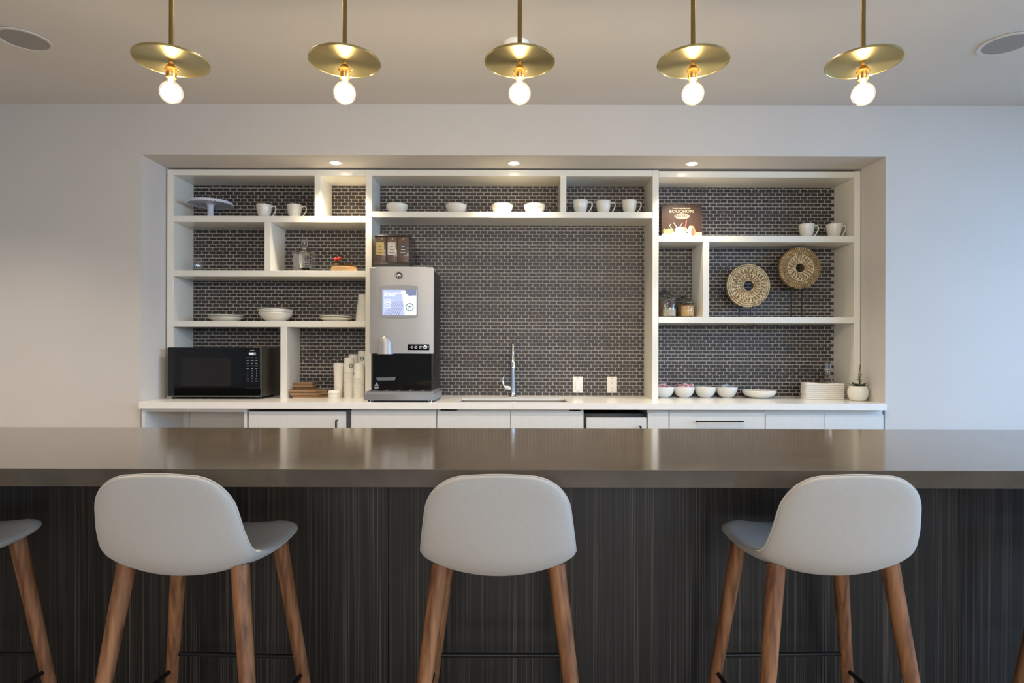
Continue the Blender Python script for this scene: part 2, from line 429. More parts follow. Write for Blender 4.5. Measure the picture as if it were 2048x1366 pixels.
for m in BR: me.materials.append(m)
me.polygons.foreach_set('material_index', jm)
o = bpy.data.objects.new('brick_field', me); COL.objects.link(o); o.parent = wn; o['kind'] = 'stuff'

# ------------------------------------------------------------------ built-in shelf units
T = .0405
def zs_(y): return CH-(y-CY)/F*D2
def shelf_unit(name, label, parts):
    e = thing(name, label, 'shelf', parts[0], world=True)
    for nm, bx in parts[1:]:
        MB().box(*bx, bev=.0012, seg=1).build(nm, M['white'], e)
    return e
BK = D3-.004
def vert(px0, px1, y0, y1=None): return ('side_panel', (X(px0, D2), X(px1, D2), D2, BK, CT if y1 is None else zs_(y1), zs_(y0)))
def horz(nm, px0, px1, y0, y1, dy=.0006): return (nm, (X(px0, D2), X(px1, D2), D2+dy, BK, zs_(y1), zs_(y0)))
def div(px0, px1, y0, y1=None): return ('divider', (X(px0, D2), X(px1, D2), D2+.001, BK, CT if y1 is None else zs_(y1), zs_(y0)))
shelf_unit('shelf_unit', 'white built-in shelf unit over the microwave, staggered cubbies', [
    (X(532, D2), D2, CT), vert(333.5, 346.3, 340), horz('top_panel', 346.3, 730.2, 340, 352), horz('shelf', 346.3, 730.2, 433.2, 445.3),
    horz('shelf', 346.3, 730.2, 542.2, 554.3), horz('shelf', 346.3, 730.2, 643.2, 655.3),
    div(628, 640.5, 352, 433.2), div(528.3, 540.5, 445.3, 542.2), div(560.5, 573.5, 655.3)])
shelf_unit('shelf_unit', 'white built-in middle shelf unit framing the sink, one long high shelf', [
    (X(1024, D2), D2, CT), vert(730.5, 742.8, 340), vert(1304.5, 1316.8, 340), horz('top_panel', 742.8, 1304.5, 340, 352),
    horz('shelf', 742.8, 1304.5, 423.2, 435.6), div(1120, 1132, 352, 423.2)])
shelf_unit('shelf_unit', 'white built-in shelf unit holding the two carved stone discs', [
    (X(1515, D2), D2, CT), vert(1708, 1720.5, 340.5), horz('top_panel', 1317.1, 1708, 341.3, 353.7), horz('shelf', 1317.1, 1708, 470.4, 483),
    horz('shelf', 1317.1, 1708, 632.8, 645), div(1405.5, 1418, 483, 632.8)])

# ------------------------------------------------------------------ white countertop with under-mounted sink
CF = 3.715; CB = CT-.04
ct = thing('countertop', 'long white quartz countertop running the width of the niche', 'countertop', (0, 4.0, CB), world=True)
HX0, HX1, HY0, HY1 = X(917, 3.775), X(1137, 3.775), 3.785, 4.085
HW = 748*CF/F
def slab(xa, xb, notch_left):
    xs = sorted({xa, xb, HX0 if notch_left else HX1, (-HW if notch_left else HW)}); ys = [CF, D1-.002, HY0, HY1, D3-.004]
    def solid(i, j):
        xm = (xs[i]+xs[i+1])/2
        if j == 0 and abs(xm) > HW: return False
        if j == 2 and HX0 < xm < HX1: return False
        return True
    m = MB().cells(xs, ys, solid, CT-.013, CT)
    m.box(max(xa, -HW), min(xb, HW), CF, D1-.004, CB, CT-.013); return m
SEAM = X(1026.5, CF)
slab(-NX+.001, SEAM-.0006, True).build('slab', M['quartz'], ct, smooth=0)
slab(SEAM+.0006, NX-.001, False).build('slab', M['quartz'], ct, smooth=0)
sk = thing('sink', 'stainless steel sink set under the white countertop', 'sink', (0, 3.93, CT-.213), world=True); CS = CT-.0135
m = MB(); a, b_, c, d = HX0-.012, HX1+.012, HY0-.012, HY1+.012
m.box(a, b_, c, d, CS-.2, CS-.195); m.box(a, a+.005, c, d, CS-.195, CS); m.box(b_-.005, b_, c, d, CS-.195, CS)
m.box(a, b_, c, c+.005, CS-.195, CS); m.box(a, b_, d-.005, d, CS-.195, CS)
m.build('basin', M['sink'], sk)
MB().lathe([(0, 0), (.04, 0), (.045, .004), (0, .004)], 24, (0.0, 3.94, CS-.195)).build('drain', M['chrome'], sk)

# ------------------------------------------------------------------ base cabinets and small fridges
DF = 3.745; ZT = CB-.004; ZB = .1
def cxs(p): return X(p, DF)
def carcass(e, p0, p1, top=None, mat='cabinet'):
    m = MB(); t = .018; x0, x1 = cxs(p0)+.001, cxs(p1)-.001; y0, y1 = DF+.02, D3-.06
    m.box(x0, x0+t, y0, y1, ZB, ZT); m.box(x1-t, x1, y0, y1, ZB, ZT); m.box(x0+t, x1-t, y0, y1, ZB, ZB+t)
    m.box(x0+t, x1-t, y1-t, y1, ZB+t, ZT)
    m.box(x0, x1, y0+.05, y1, 0, ZB); m.box(x0+t, x1-t, y0, y0+t, ZT-.06, ZT)
    return m.build('body', M[mat], e)
def door(e, p0, p1, y_top, nm='door', d0=DF, mat='cabinet', z0=ZB+.003):
    zt = CH-(y_top-CY)/F*d0
    return MB().box(cxs(p0), cxs(p1), d0, d0+.018, z0, zt, bev=.0015, seg=1).build(nm, M[mat], e)
# open cabinet under the microwave
e = thing('open_cabinet', 'white open cabinet without doors, below the microwave', 'cabinet', (cxs(389), 4.0, 0), world=True)
x0, x1 = -HW+.004, cxs(494); t = (cxs(294)-x0)
m = MB(); m.box(x0, x0+t*.75, DF-.01, D3-.1, 0, ZT); m.box(x1-.018, x1, DF, D3-.1, 0, ZT); m.box(x0+t*.75, x1-.018, DF+.02, D3-.12, ZB, ZB+.018)
m.build('side_panel', M['cabinet'], e)
MB().box(x0+t*.75, x1-.018, DF, DF+.018, ZT-.018, ZT).build('top_rail', M['cabinet'], e)
xm = X(380, D3-.12)
MB().box(x0+t*.75, xm-.001, D3-.12, D3-.1, ZB+.018, ZT).build('back_panel', M['cabinet'], e)
MB().box(xm+.001, x1-.018, D3-.12, D3-.1, ZB+.018, ZT).build('back_panel', M['cabinet'], e)
def fridge(label, p0, p1, d0p, d1p, ytop, hpx, ytop_body):
    e = thing('mini_fridge', label, 'fridge', (cxs((p0+p1)/2), 4.0, 0), world=True)
    zt = CH-(ytop_body-CY)/F*(DF+.03)
    MB().box(cxs(p0)+.002, cxs(p1)-.002, DF+.03, D3-.1, .02, zt, bev=.004).build('body', M['black'], e)
    dd = door(e, d0p, d1p, ytop, z0=.09)
    h = cxs(hpx); zt2 = CH-(ytop+14-CY)/F*DF
    MB().tube([(h, DF, zt2-.01), (h, DF-.028, zt2-.01), (h, DF-.03, zt2-.02), (h, DF-.03, zt2-.3), (h, DF-.028, zt2-.31), (h, DF, zt2-.31)], .0055, 10).build('handle', M['black_metal'], dd, org=wloc(e))
    MB().box(cxs(p0)+.03, cxs(p1)-.03, DF+.04, D3-.2, 0, .02).build('base', M['black'], e)
fridge('larger under-counter fridge with a white door, next to the open cabinet', 496, 701, 497.5, 692, 824, 675, 820.5)
fridge('smaller under-counter fridge with a white door, below the wall outlets', 1169, 1294, 1173.5, 1293, 834.5, 1280, 826)
e = thing('base_cabinet', 'white single-door base cabinet under the coffee machine', 'cabinet', (cxs(787), 4.0, 0), world=True); carcass(e, 701.5, 873.5); door(e, 702.5, 872.8, 822)
e = thing('base_cabinet', 'white two-door base cabinet under the sink', 'cabinet', (cxs(1020), 4.0, 0), world=True)
m = MB(); x0, x1 = cxs(874)+.001, cxs(1168)-.001
m.box(x0, x0+.018, DF+.02, D3-.06, 0, ZT); m.box(x1-.018, x1, DF+.02, D3-.06, 0, ZT); m.box(x0+.018, x1-.018, DF+.02, D3-.06, ZB, ZB+.018); m.box(x0+.018, x1-.018, D3-.08, D3-.06, ZB+.018, ZT)
m.build('body', M['cabinet'], e); door(e, 874.6, 1020.7, 822); door(e, 1021.7, 1167.5, 822)
e = thing('base_cabinet', 'narrow white pull-out cabinet beside the smaller fridge', 'cabinet', (cxs(1317), 4.0, 0), world=True); carcass(e, 1295.5, 1338.5); door(e, 1296.5, 1337.6, 823.5)
e = thing('base_cabinet', 'white drawer cabinet with a long black bar handle', 'cabinet', (cxs(1435), 4.0, 0), world=True); carcass(e, 1338.6, 1531)
zt = CH-(823.5-CY)/F*DF
dr = MB().box(cxs(1339.5), cxs(1530), DF, DF+.018, zt-.2, zt, bev=.0015, seg=1).build('drawer', M['cabinet'], e)
h0, h1, hz = cxs(1389), cxs(1484), CH-(841-CY)/F*DF
m = MB(); m.tube([(h0, DF-.03, hz), (h1, DF-.03, hz)], .005, 10)
for h in (h0+.012, h1-.012): m.tube([(h, DF-.03, hz), (h, DF, hz)], .0045, 8)
m.build('handle', M['black_metal'], dr, org=wloc(e))
MB().box(cxs(1339.5), cxs(1530), DF, DF+.018, ZB+.003, zt-.203, bev=.0015, seg=1).build('drawer', M['cabinet'], e)
e = thing('base_cabinet', 'white two-door base cabinet under the napkins and potted plant', 'cabinet', (cxs(1650), 4.0, 0), world=True); carcass(e, 1531.2, 1769.5)
door(e, 1532, 1649.8, 827.5); door(e, 1650.8, 1767.5, 827.5)

# ------------------------------------------------------------------ bar in the foreground
BF, BB, BX = 1.634, 2.534, 3.3
tag(MB().box(-BX, BX, BF, BB, BT-.048, BT, bev=.002, seg=2).build('bar_counter', M['bartop'], org=(0, 2.08, BT-.048), loc=(0, 2.08, BT-.048), smooth=0),
    'long polished brown-grey stone bar top across the foreground', 'bar top')
PD = 1.95
e = thing('bar_cabinet', 'dark streaked wood bar front behind the stools', 'bar', (0, 2.2, 0), world=True)
MB().box(-BX+.12, BX-.12, PD+.02, BB-.06, .1, BT-.0485).build('body', M['black'], e, smooth=0)
MB().box(-BX+.16, BX-.16, PD+.08, BB-.12, 0, .1).build('plinth', M['black'], e, smooth=0)
js = [-BX+.12, X(778, PD)-1.83, X(778, PD), X(1919, PD), BX-.12]
for a, b_ in zip(js, js[1:]):
    MB().box(a+.001, b_-.001, PD, PD+.02, .1, BT-.0485, bev=.001, seg=1).build('panel', M['veneer'], e, smooth=0)
for bx in (X(543, PD-.12), X(1583, PD-.12), -2.6, 2.6):
    m = MB(); z = BT-.0485
    m.prism([(0, 0)], 0, 0) if False else None
    v = [(bx-.022, PD, z), (bx+.022, PD, z), (bx-.022, PD-.22, z), (bx+.022, PD-.22, z), (bx-.022, PD, z-.07), (bx+.022, PD, z-.07), (bx-.022, PD-.22, z-.008), (bx+.022, PD-.22, z-.008)]
    vs = [m.bm.verts.new(p) for p in v]
    for f in ((0, 1, 3, 2), (4, 6, 7, 5), (0, 4, 5, 1), (2, 3, 7, 6), (0, 2, 6, 4), (1, 5, 7, 3)): m.bm.faces.new([vs[i] for i in f])
    m.build('bracket', M['black_metal'], e, smooth=0)

# ------------------------------------------------------------------ bar stools
def catmull(P, n):
    out = []; P = [Vector(p) for p in P]; k = len(P)-1
    for i in range(n+1):
        t = i/n*k; a = min(int(t), k-1); f = t-a
        p0, p1, p2, p3 = P[max(a-1, 0)], P[a], P[a+1], P[min(a+2, k)]
        out.append(.5*((2*p1)+(p2-p0)*f+(2*p0-5*p1+4*p2-p3)*f*f+(3*p1-p0-3*p2+p3)*f**3))
    return out
def stool_shell():
    prof = catmull([(-.214, .930), (-.208, .876), (-.200, .82), (-.190, .765), (-.174, .715), (-.142, .680), (-.09, .666), (.0, .662), (.09, .67), (.16, .684), (.205, .692)], 60)
    L = [0]
    for a, b_ in zip(prof, prof[1:]): L.append(L[-1]+(b_-a).length)
    tot = L[-1]; N = len(prof)
    def half(s):
        t = s/tot
        keys = [(0, .165), (.15, .178), (.30, .191), (.38, .196), (.46, .197), (.60, .198), (.85, .194), (1, .188)]
        for (a, wa), (b_, wb) in zip(keys, keys[1:]):
            if t <= b_: wd = wa+(wb-wa)*(t-a)/(b_-a); break
        for d, R in ((s, .095), (tot-s, .08)):
            if d < R: wd += -R+(R**2.2-(R-d)**2.2)**(1/2.2)
        return wd
    def lat(s):
        t = s/tot
        keys = [(0, .003), (.06, .007), (.12, .013), (.24, .021), (.36, .035), (.46, .046), (.6, .036), (1, .012)]
        for (a, wa), (b_, wb) in zip(keys, keys[1:]):
            if t <= b_: return wa+(wb-wa)*(t-a)/(b_-a)
        return .012
    U = [math.sin(math.pi/2*(-1+2*i/30)) for i in range(31)]
    m = MB(); bm = m.bm; G = {}; edge = {}
    # resample the length so the ends are finer
    S = [tot*(.5-.5*math.cos(math.pi*i/56)) for i in range(57)]
    def at(s):
        for i in range(N-1):
            if s <= L[i+1]+1e-9:
                f = (s-L[i])/(L[i+1]-L[i]); p = prof[i].lerp(prof[i+1], f); tn = (prof[min(i+2, N-1)]-prof[max(i-1, 0)]).normalized(); return p, tn
        return prof[-1], (prof[-1]-prof[-2]).normalized()
    for i, s in enumerate(S):
        p, tn = at(s); nrm = Vector((-tn.y, tn.x))       # points to the sitter's side
        wd, k = half(s), lat(s)
        ev = abs(2*s/tot-1)
        for j, u in enumerate(U):
            off = k*u*u
            q = p + nrm*off
            th = .034*math.sqrt(max(0, (1-abs(u)**7)*(1-ev**22)))
            side = Vector((-2*k*u/max(wd, .05), 1)).normalized()   # surface normal in (x, n)
            ctr = Vector((wd*u, q.x, q.y-.004*u*u*max(0, 1-s/(.3*tot))))
            n3 = Vector((side.x, nrm.x*side.y, nrm.y*side.y))
            bd = i in (0, len(S)-1) or j in (0, len(U)-1)
            a = bm.verts.new(ctr+n3*th/2)
            G[(i, j, 1)] = a; G[(i, j, 0)] = a if bd else bm.verts.new(ctr-n3*th/2)
            edge[(i, j)] = ctr
    nI, nJ = len(S)-1, len(U)-1
    for i in range(nI):
        for j in range(nJ):
            for k in (0, 1):
                q = [G[(i, j, k)], G[(i+1, j, k)], G[(i+1, j+1, k)], G[(i, j+1, k)]]
                try: bm.faces.new(q if k else q[::-1])
                except ValueError: pass
    loop = [edge[(0, j)] for j in range(nJ+1)]+[edge[(i, nJ)] for i in range(1, nI+1)]+[edge[(nI, j)] for j in range(nJ-1, -1, -1)]+[edge[(i, 0)] for i in range(nI-1, -1, -1)]
    return m, loop
stool = thing('bar_stool', 'grey fabric bar stool in the centre, seen square from behind', 'stool', (-.036, 1.675, 0), 0, 'bar stools')
m, loop = stool_shell()
sh = m.build('shell', M['fabric'], stool, smooth=80)
MB().tube(loop, .0028, 8, cap=False).build('piping', M['fabric'], sh)
for sx in (-1, 1): MB().box(sx*.1425-.0075, sx*.1425+.0075, -.10, .115, .664, .674, bev=.002).build('seat_rail', M['black_metal'], stool)
for sx in (-1, 1):
    for sy in (-1, 1):
        p0, p1 = Vector((sx*.234, sy*.192, 0)), Vector((sx*.148, sy*.116, .684))
        n = 9; pts = [p0.lerp(p1, i/(n-1)) for i in range(n)]
        rr = [.0135+.0095*(i/(n-1))**.8 for i in range(n)]
        org = Vector((sx*.19, sy*.16, .35))
        lg = MB().tube([p-org for p in pts], rr, 20).build('leg', M['walnut'], stool); lg.location = org
def leg_at(sx, sy, z): return Vector((sx*.234, sy*.192, 0)).lerp(Vector((sx*.148, sy*.116, .684)), z/.684)
MB().tube([leg_at(-1, 1, .312), leg_at(1, 1, .312)], .0065, 12).build('foot_rail', M['black_metal'], stool)
MB().tube([leg_at(-1, -1, .312), leg_at(1, -1, .312)], .0065, 12).build('foot_rail', M['black_metal'], stool)
for sx in (-1, 1): MB().tube([leg_at(sx, 1, .262), leg_at(sx, -1, .262)], .0065, 12).build('foot_rail', M['black_metal'], stool)
sp = None
for x, y, rz, lb in ((-.838, 1.672, -.045, 'whole grey fabric bar stool to the left of the centre stool'),
                 (.824, 1.684, .03, 'whole grey fabric bar stool to the right of the centre stool'),
                 (-1.61, 1.675, .0, 'grey bar stool cut off by the left edge, only seat corner and leg showing'),
                 (1.745, 1.675, .0, 'bar stool cut off by the right edge, only a sliver of leg showing')):
    copy_tree(stool, loc=(x, y, 0), rz=rz, label=lb)
# ------------------------------------------------------------------ pendant lamps
PDp = 2.1; DZ = CH+(CY-123)/F*PDp
def pendant():
    e = thing('pendant_lamp', '', 'lamp', (0, PDp, DZ), group='brass disc pendant lamps over the bar')
    r = .1215
    MB().lathe([(0, .0015), (r-.004, .0015), (r-.001, .003), (r, .001), (r, -.004), (r-.002, -.005), (r-.0035, -.0025), (r-.006, -.0015), (.006, -.0015), (0, -.0015)], 96).build('disc', M['brass'], e, smooth=30)
    MB().cyl((0, 0, .0012), (0, 0, CEIL-DZ-.02), .0078, seg=16).build('rod', M['brass_rod'], e)
    MB().lathe([(0, CEIL-DZ-.025), (.055, CEIL-DZ-.025), (.06, CEIL-DZ-.02), (.06, CEIL-DZ), (0, CEIL-DZ)], 32).build('canopy', M['brass_rod'], e)
    s = MB().lathe([(0, -.001), (.006, -.001), (.0055, -.012), (.010, -.014), (.0165, -.022), (.0195, -.027), (.0215, -.028), (.0215, -.032), (.0185, -.033), (.0175, -.058), (.0165, -.060), (0, -.060)], 28).build('socket', M['copper'], e)
    MB().tube([(.019, 0, -.03), (.026, 0, -.03)], .0028, 8).build('switch_knob', M['copper'], s)
    def globe(r, neck, top):
        P = [(neck*.96, top), (neck, -.0715-(.0375-r))]
        for k in range(13):
            a = math.radians(62-(62+90)*k/12); P.append((max(0, r*math.cos(a)), -.1105+r*math.sin(a)))
        return P[:2]+[(neck*1.12, -.0755-(.0375-r)*.7)]+P[2:-1]+[(0, -.1105-r)]
    g = MB().lathe(globe(.0378, .0130, -.058), 32).build('bulb', M['bulb_glass'], e, smooth=60)
    MB().lathe([(0, -.0605)]+globe(.0322, .0080, -.0605), 24).build('glow', M['bulb_core'], g, smooth=60)
    l = bpy.data.lights.new('bulb_light', 'POINT'); l.energy = 5.6; l.color = (1, .83, .60); l.shadow_soft_size = .026
    lo = bpy.data.objects.new('bulb_light', l); COL.objects.link(lo); lo.location = (0, 0, -.1105); lo.parent = g
    return e
pn = None
for i, (px, lb) in enumerate(((341, 'brass disc pendant lamp farthest left of the five'), (688, 'brass disc pendant lamp second from the left'),
        (1038, 'brass disc pendant lamp in the middle, smoke detector behind it'), (1384.5, 'brass disc pendant lamp second from the right'),
        (1725, 'brass disc pendant lamp farthest right of the five'))):
    if pn is None: pn = pendant(); o = pn
    else: o = copy_tree(pn)
    o.location = (X(px, PDp), PDp, DZ - ROLL*0); o['label'] = lb

# ------------------------------------------------------------------ soffit downlights, ceiling speakers, smoke detector
LD = 3.91
for px, lb in ((670, 'recessed downlight in the soffit above the decanter cubby'), (1027, 'recessed downlight in the soffit above the sink'), (1383, 'recessed downlight in the soffit above the cookbook')):
    e = thing('downlight', lb, 'light', (X(px, LD), LD, SOF), group='recessed soffit downlights')
    MB().lathe([(.028, -.001), (.040, -.001), (.042, -.003), (.040, -.005), (.030, -.004), (.028, -.001)], 32).build('trim_ring', M['plate_white'], e)
    MB().lathe([(0, -.013), (.016, -.011), (.025, -.007), (.0285, -.003), (.0285, -.001), (0, -.001)], 24).build('lens', M['puck'], e)
    l = bpy.data.lights.new('downlight_beam', 'SPOT'); l.energy = 19; l.color = (1, .84, .60); l.spot_size = math.radians(118); l.spot_blend = .75; l.shadow_soft_size = .028
    lo = bpy.data.objects.new('downlight_beam', l); COL.objects.link(lo); lo.location = (0, 0, -.045); lo.parent = e
def speaker(x, y, lb):
    e = thing('ceiling_speaker', lb, 'speaker', (x, y, CEIL), group='round ceiling speakers')
    MB().lathe([(.1, -.001), (.118, -.001), (.12, -.004), (.117, -.007), (.102, -.006), (.1, -.001)], 48).build('rim', M['ceiling'], e)
    MB().lathe([(0, -.005), (.1005, -.004), (.1005, -.001), (0, -.001)], 48).build('grille', M['grille'], e)
speaker(-2.41, 2.99, 'round ceiling speaker at the left edge of the picture'); speaker(2.44, 3.01, 'round ceiling speaker at the right edge of the picture')
e = thing('smoke_detector', 'white round smoke detector on the ceiling behind the middle pendant', 'detector', (X(1031, 3.02), 3.02, CEIL))
MB().lathe([(0, 0), (.065, 0), (.066, -.012), (.06, -.022), (0, -.024)], 36).build('base', M['plate_white'], e)
MB().lathe([(0, -.024), (.042, -.023), (.038, -.034), (.02, -.038), (0, -.039)], 30).build('cover', M['plate_white'], e)
# added unseen lamps: bar row brightens lower walls, one behind camera warms the left
for x, y, en, lb in ((-3.1, 2.42, 130, 'added ceiling lamp over the far left end of the bar'), (-1.0, 2.42, 84, 'added ceiling lamp over the bar, left of the middle'),
        (1.0, 2.42, 84, 'added ceiling lamp over the bar, right of the middle'), (3.1, 2.42, 30, 'added ceiling lamp over the far right end of the bar'),
        (-2.4, -.6, 40, 'added warm fill lamp in the ceiling behind the viewer')):
    e = thing('added_downlight', lb, 'light', (x, y, CEIL), group='added ceiling lamps out of view')
    MB().lathe([(.06, -.001), (.08, -.001), (.082, -.004), (.078, -.006), (.06, -.004), (.06, -.001)], 32).build('trim_ring', M['plate_white'], e)
    MB().lathe([(0, -.004), (.0605, -.004), (.0605, -.001), (0, -.001)], 24).build('lens', M['puck'], e)
    l = bpy.data.lights.new('fill_beam', 'SPOT'); l.energy = en; l.color = (1, .84, .66); l.spot_size = math.radians(125); l.spot_blend = 1; l.shadow_soft_size = .06
    lo = bpy.data.objects.new('fill_beam', l); COL.objects.link(lo); lo.location = (0, 0, -.012); lo.parent = e
# ------------------------------------------------------------------ crockery on the shelves
def shelf_z(y): return zs_(y)
Z1, Z2, Z3 = zs_(433.2), zs_(542.2), zs_(643.2)
ZC = zs_(423.2); ZR1, ZR2 = zs_(470.4), zs_(632.8)
def mug():
    e = thing('mug', '', 'mug', group='white mugs on the shelves')
    MB().lathe([(0, 0), (.026, 0), (.030, .003), (.036, .016), (.043, .036), (.0475, .060), (.0505, .088), (.0505, .094), (.0485, .0955), (.0472, .094), (.0470, .088), (.045, .060), (.040, .036), (.032, .014), (.02, .008), (0, .007)], 36).build('body', M['ceramic'], e, smooth=50)
    pts = catmull([(.0475, 0, .079), (.060, 0, .087), (.073, 0, .086), (.0795, 0, .074), (.0785, 0, .058), (.071, 0, .042), (.058, 0, .022), (.036, 0, .008)], 22)
    MB().tube(pts, [.0052+.0012*abs(i/22-.5) for i in range(23)], 10, flat=.8).build('handle', M['ceramic'], e, smooth=60)
    return e
mg = mug(); first = True
for px, z, d, rz, lb in ((527.5, Z1, 4.125, 0, 'white mug next to the cake stand'), (588.5, Z1, 4.125, 0, 'white mug on the cake stand shelf, nearer the lit cubby'),
        (1160, ZC, 4.12, 0, 'white mug nearest the bowls in the three-mug cubby'), (1206, ZC, 4.14, 0, 'white mug in the middle of the three-mug cubby'), (1258, ZC, 4.12, 0, 'white mug farthest from the bowls in the three-mug cubby'),
        (1612.5, ZR1, 4.12, 0, 'white mug on the cookbook shelf, nearer the book'), (1667, ZR1, 4.12, 0, 'white mug on the cookbook shelf, against the side panel')):
    o = mg if first else copy_tree(mg); first = False
    o.location = (X(px, d), d, z); o.rotation_euler.z = rz; o['label'] = lb
def bowl_prof(r, h, t=.003):
    P = [(0, 0), (r*.42, 0), (r*.46, .003)]
    for i in range(1, 9):
        a = i/8; P.append((r*(.46+.54*math.sin(a*math.pi/2)**.85), .003+(h-.003)*(a**1.35)))
    Q = [(max(0, p[0]-t), p[1]+t*.6) for p in P[3:]][::-1]
    return P+[(r-t*.5, h+t*.6)]+Q+[(r*.3, .008), (0, .007)]
def bowl(r, h, label, loc, group, seg=40, name='bowl'):
    return tag(MB().lathe(bowl_prof(r, h), seg).build(name, M['ceramic'], loc=loc, smooth=50), label, 'bowl', group)
bw = None
for px, lb in ((793.5, 'white bowl on the high middle shelf, left end'), (911.5, 'white bowl on the high middle shelf, second along'),
               (1003.5, 'brightly lit white bowl directly under the middle downlight'), (1068.5, 'lit white bowl on the high middle shelf, next to the divider')):
    if bw is None: bw = o = bowl(.0725, .062, lb, (0, 0, 0), 'white bowls on the high shelf')
    else: o = copy_tree(bw, label=lb)
    o.location = (X(px, 4.12), 4.12, ZC)
# cake stand
e = thing('cake_stand', 'pale blue-white cake stand with scalloped rim', 'cake stand', (X(420.5, 4.125), 4.125, Z1))
h = .112
def scal(r, z, a):
    k = abs(math.sin(a*17)); return (r*(1+.012*k) if r > .13 else r, z-(.006*k if r > .139 else 0))
MB().lathe([(0, h-.012), (.05, h-.012), (.125, h-.008), (.1395, h-.014), (.141, h-.014), (.141, h-.002), (.138, h+.001), (.12, h-.003), (0, h-.004)], 204, wob=scal).build('plate', M['ceramic_blue'], e, smooth=50)
MB().lathe([(0, 0), (.026, 0), (.027, .004), (.022, .012), (.0195, .04), (.019, .075), (.022, .092), (.03, .1), (0, .1005)], 32).build('stem', M['ceramic_blue'], e, smooth=50)
# plates and bowls on the lower left shelf
def plate(r, h, label, loc, group, mesh=None):
    if mesh is None:
        o = MB().lathe([(0, 0), (r*.55, 0), (r*.62, .003), (r*.85, h*.6), (r, h-.002), (r, h), (r*.985, h+.001), (r*.84, h*.68), (r*.6, .006), (0, .005)], 48).build('plate', M['ceramic'], smooth=50)
    else: o = bpy.data.objects.new('plate', mesh); COL.objects.link(o)
    o.location = loc; return tag(o, label, 'plate', group)
d = 4.15; p0 = None
for k, lb in enumerate(('lower plate of the plate stack above the microwave', 'upper plate of the plate stack above the microwave')):
    o = plate(.113, .028, lb, (X(451, d), d, Z3+k*.0155), 'plates on the lower shelf', p0); p0 = o.data
for k, lb in enumerate(('lower plate of the two-plate stack beside the tall cups', 'upper plate of the two-plate stack beside the tall cups')):
    o = plate(.107, .024, lb, (X(672, d), d, Z3+k*.0145), 'plates on the lower shelf', None if k == 0 else p1); p1 = o.data
for k, lb in enumerate(('bottom bowl of the stack between the plates', 'middle bowl of the stack between the plates', 'top bowl of the stack between the plates')):
    r = .112
    o = MB().lathe([(0, 0), (r*.46, 0), (r*.5, .003), (r*.70, .016), (r*.84, .030), (r*.93, .043), (r*.985, .0545), (r, .056), (r, .060), (r*.975, .0605), (r*.955, .055), (r*.90, .043), (r*.81, .032), (r*.66, .019), (r*.4, .008), (0, .007)], 48).build('bowl', M['ceramic'], loc=(X(551.5, d), d, Z3+k*.0125), smooth=40)
    tag(o, lb, 'bowl', 'stacked wide bowls')
# bowls of packets on the counter
d = 4.205
def packets(parent, m, n, r, h, seed):
    rd = random.Random(seed); mb = MB()
    for i in range(n):
        a = rd.uniform(0, 6.28); q = r*math.sqrt(rd.random())*.8; w_, l_ = .012, .026
        mt = Matrix.Translation((q*math.cos(a), q*math.sin(a), h+rd.uniform(-.012, .022)*(1-.6*q/r))) @ Matrix.Rotation(rd.uniform(0, 6.28), 4, 'Z') @ Matrix.Rotation(rd.uniform(-.9, .9), 4, 'X') @ Matrix.Rotation(rd.uniform(-.5, .5), 4, 'Y')
        v = [mb.bm.verts.new(mt @ Vector(p)) for p in ((-l_, -w_, -.001), (l_, -w_, -.001), (l_, w_, -.001), (-l_, w_, -.001), (-l_, -w_, .001), (l_, -w_, .001), (l_, w_, .001), (-l_, w_, .001))]
        for f in ((0, 3, 2, 1), (4, 5, 6, 7), (0, 1, 5, 4), (1, 2, 6, 5), (2, 3, 7, 6), (3, 0, 4, 7)): mb.bm.faces.new([v[k] for k in f])
    for v in mb.bm.verts:                               # keep them inside the bowl's rim
        rr = math.hypot(v.co.x, v.co.y)
        if rr > r*.93: v.co.x *= r*.93/rr; v.co.y *= r*.93/rr
    return mb
for i, (px, lb, mk, pl) in enumerate(((1327.5, 'white bowl of pink packets half hidden by the shelf upright', 'pink', 'pink sweetener packets in the half hidden bowl'),
        (1368, 'white bowl heaped with pink packets', 'pink', 'heap of pink sweetener packets in a white bowl'), (1410.5, 'white counter bowl between the pink and the blue packets', None, ''),
        (1453.5, 'white bowl of blue and white packets', 'blue', 'blue and white packets in the small bowl'))):
    o = bowl(.0725, .072, lb, (X(px, d), d, CT), 'small white bowls along the counter')
    if mk:
        k = packets(None, None, 30 if i == 1 else 18, .069, (.070, .074, 0, .066)[i], i+3).build('sweetener_packets', M[mk], loc=(X(px, d), d, CT), smooth=0)
        tag(k, pl, 'packets'); k['kind'] = 'stuff'
o = bowl(.1115, .052, 'wide shallow white dish on the counter', (X(1518.5, 4.16), 4.16, CT), None, name='serving_dish'); o['category'] = 'dish'
k = packets(None, None, 7, .06, .037, 21).build('paper_packets', M['paper'], loc=(X(1515, 4.16), 4.16, CT), smooth=0); tag(k, 'few white paper packets in the wide dish', 'packets'); k['kind'] = 'stuff'

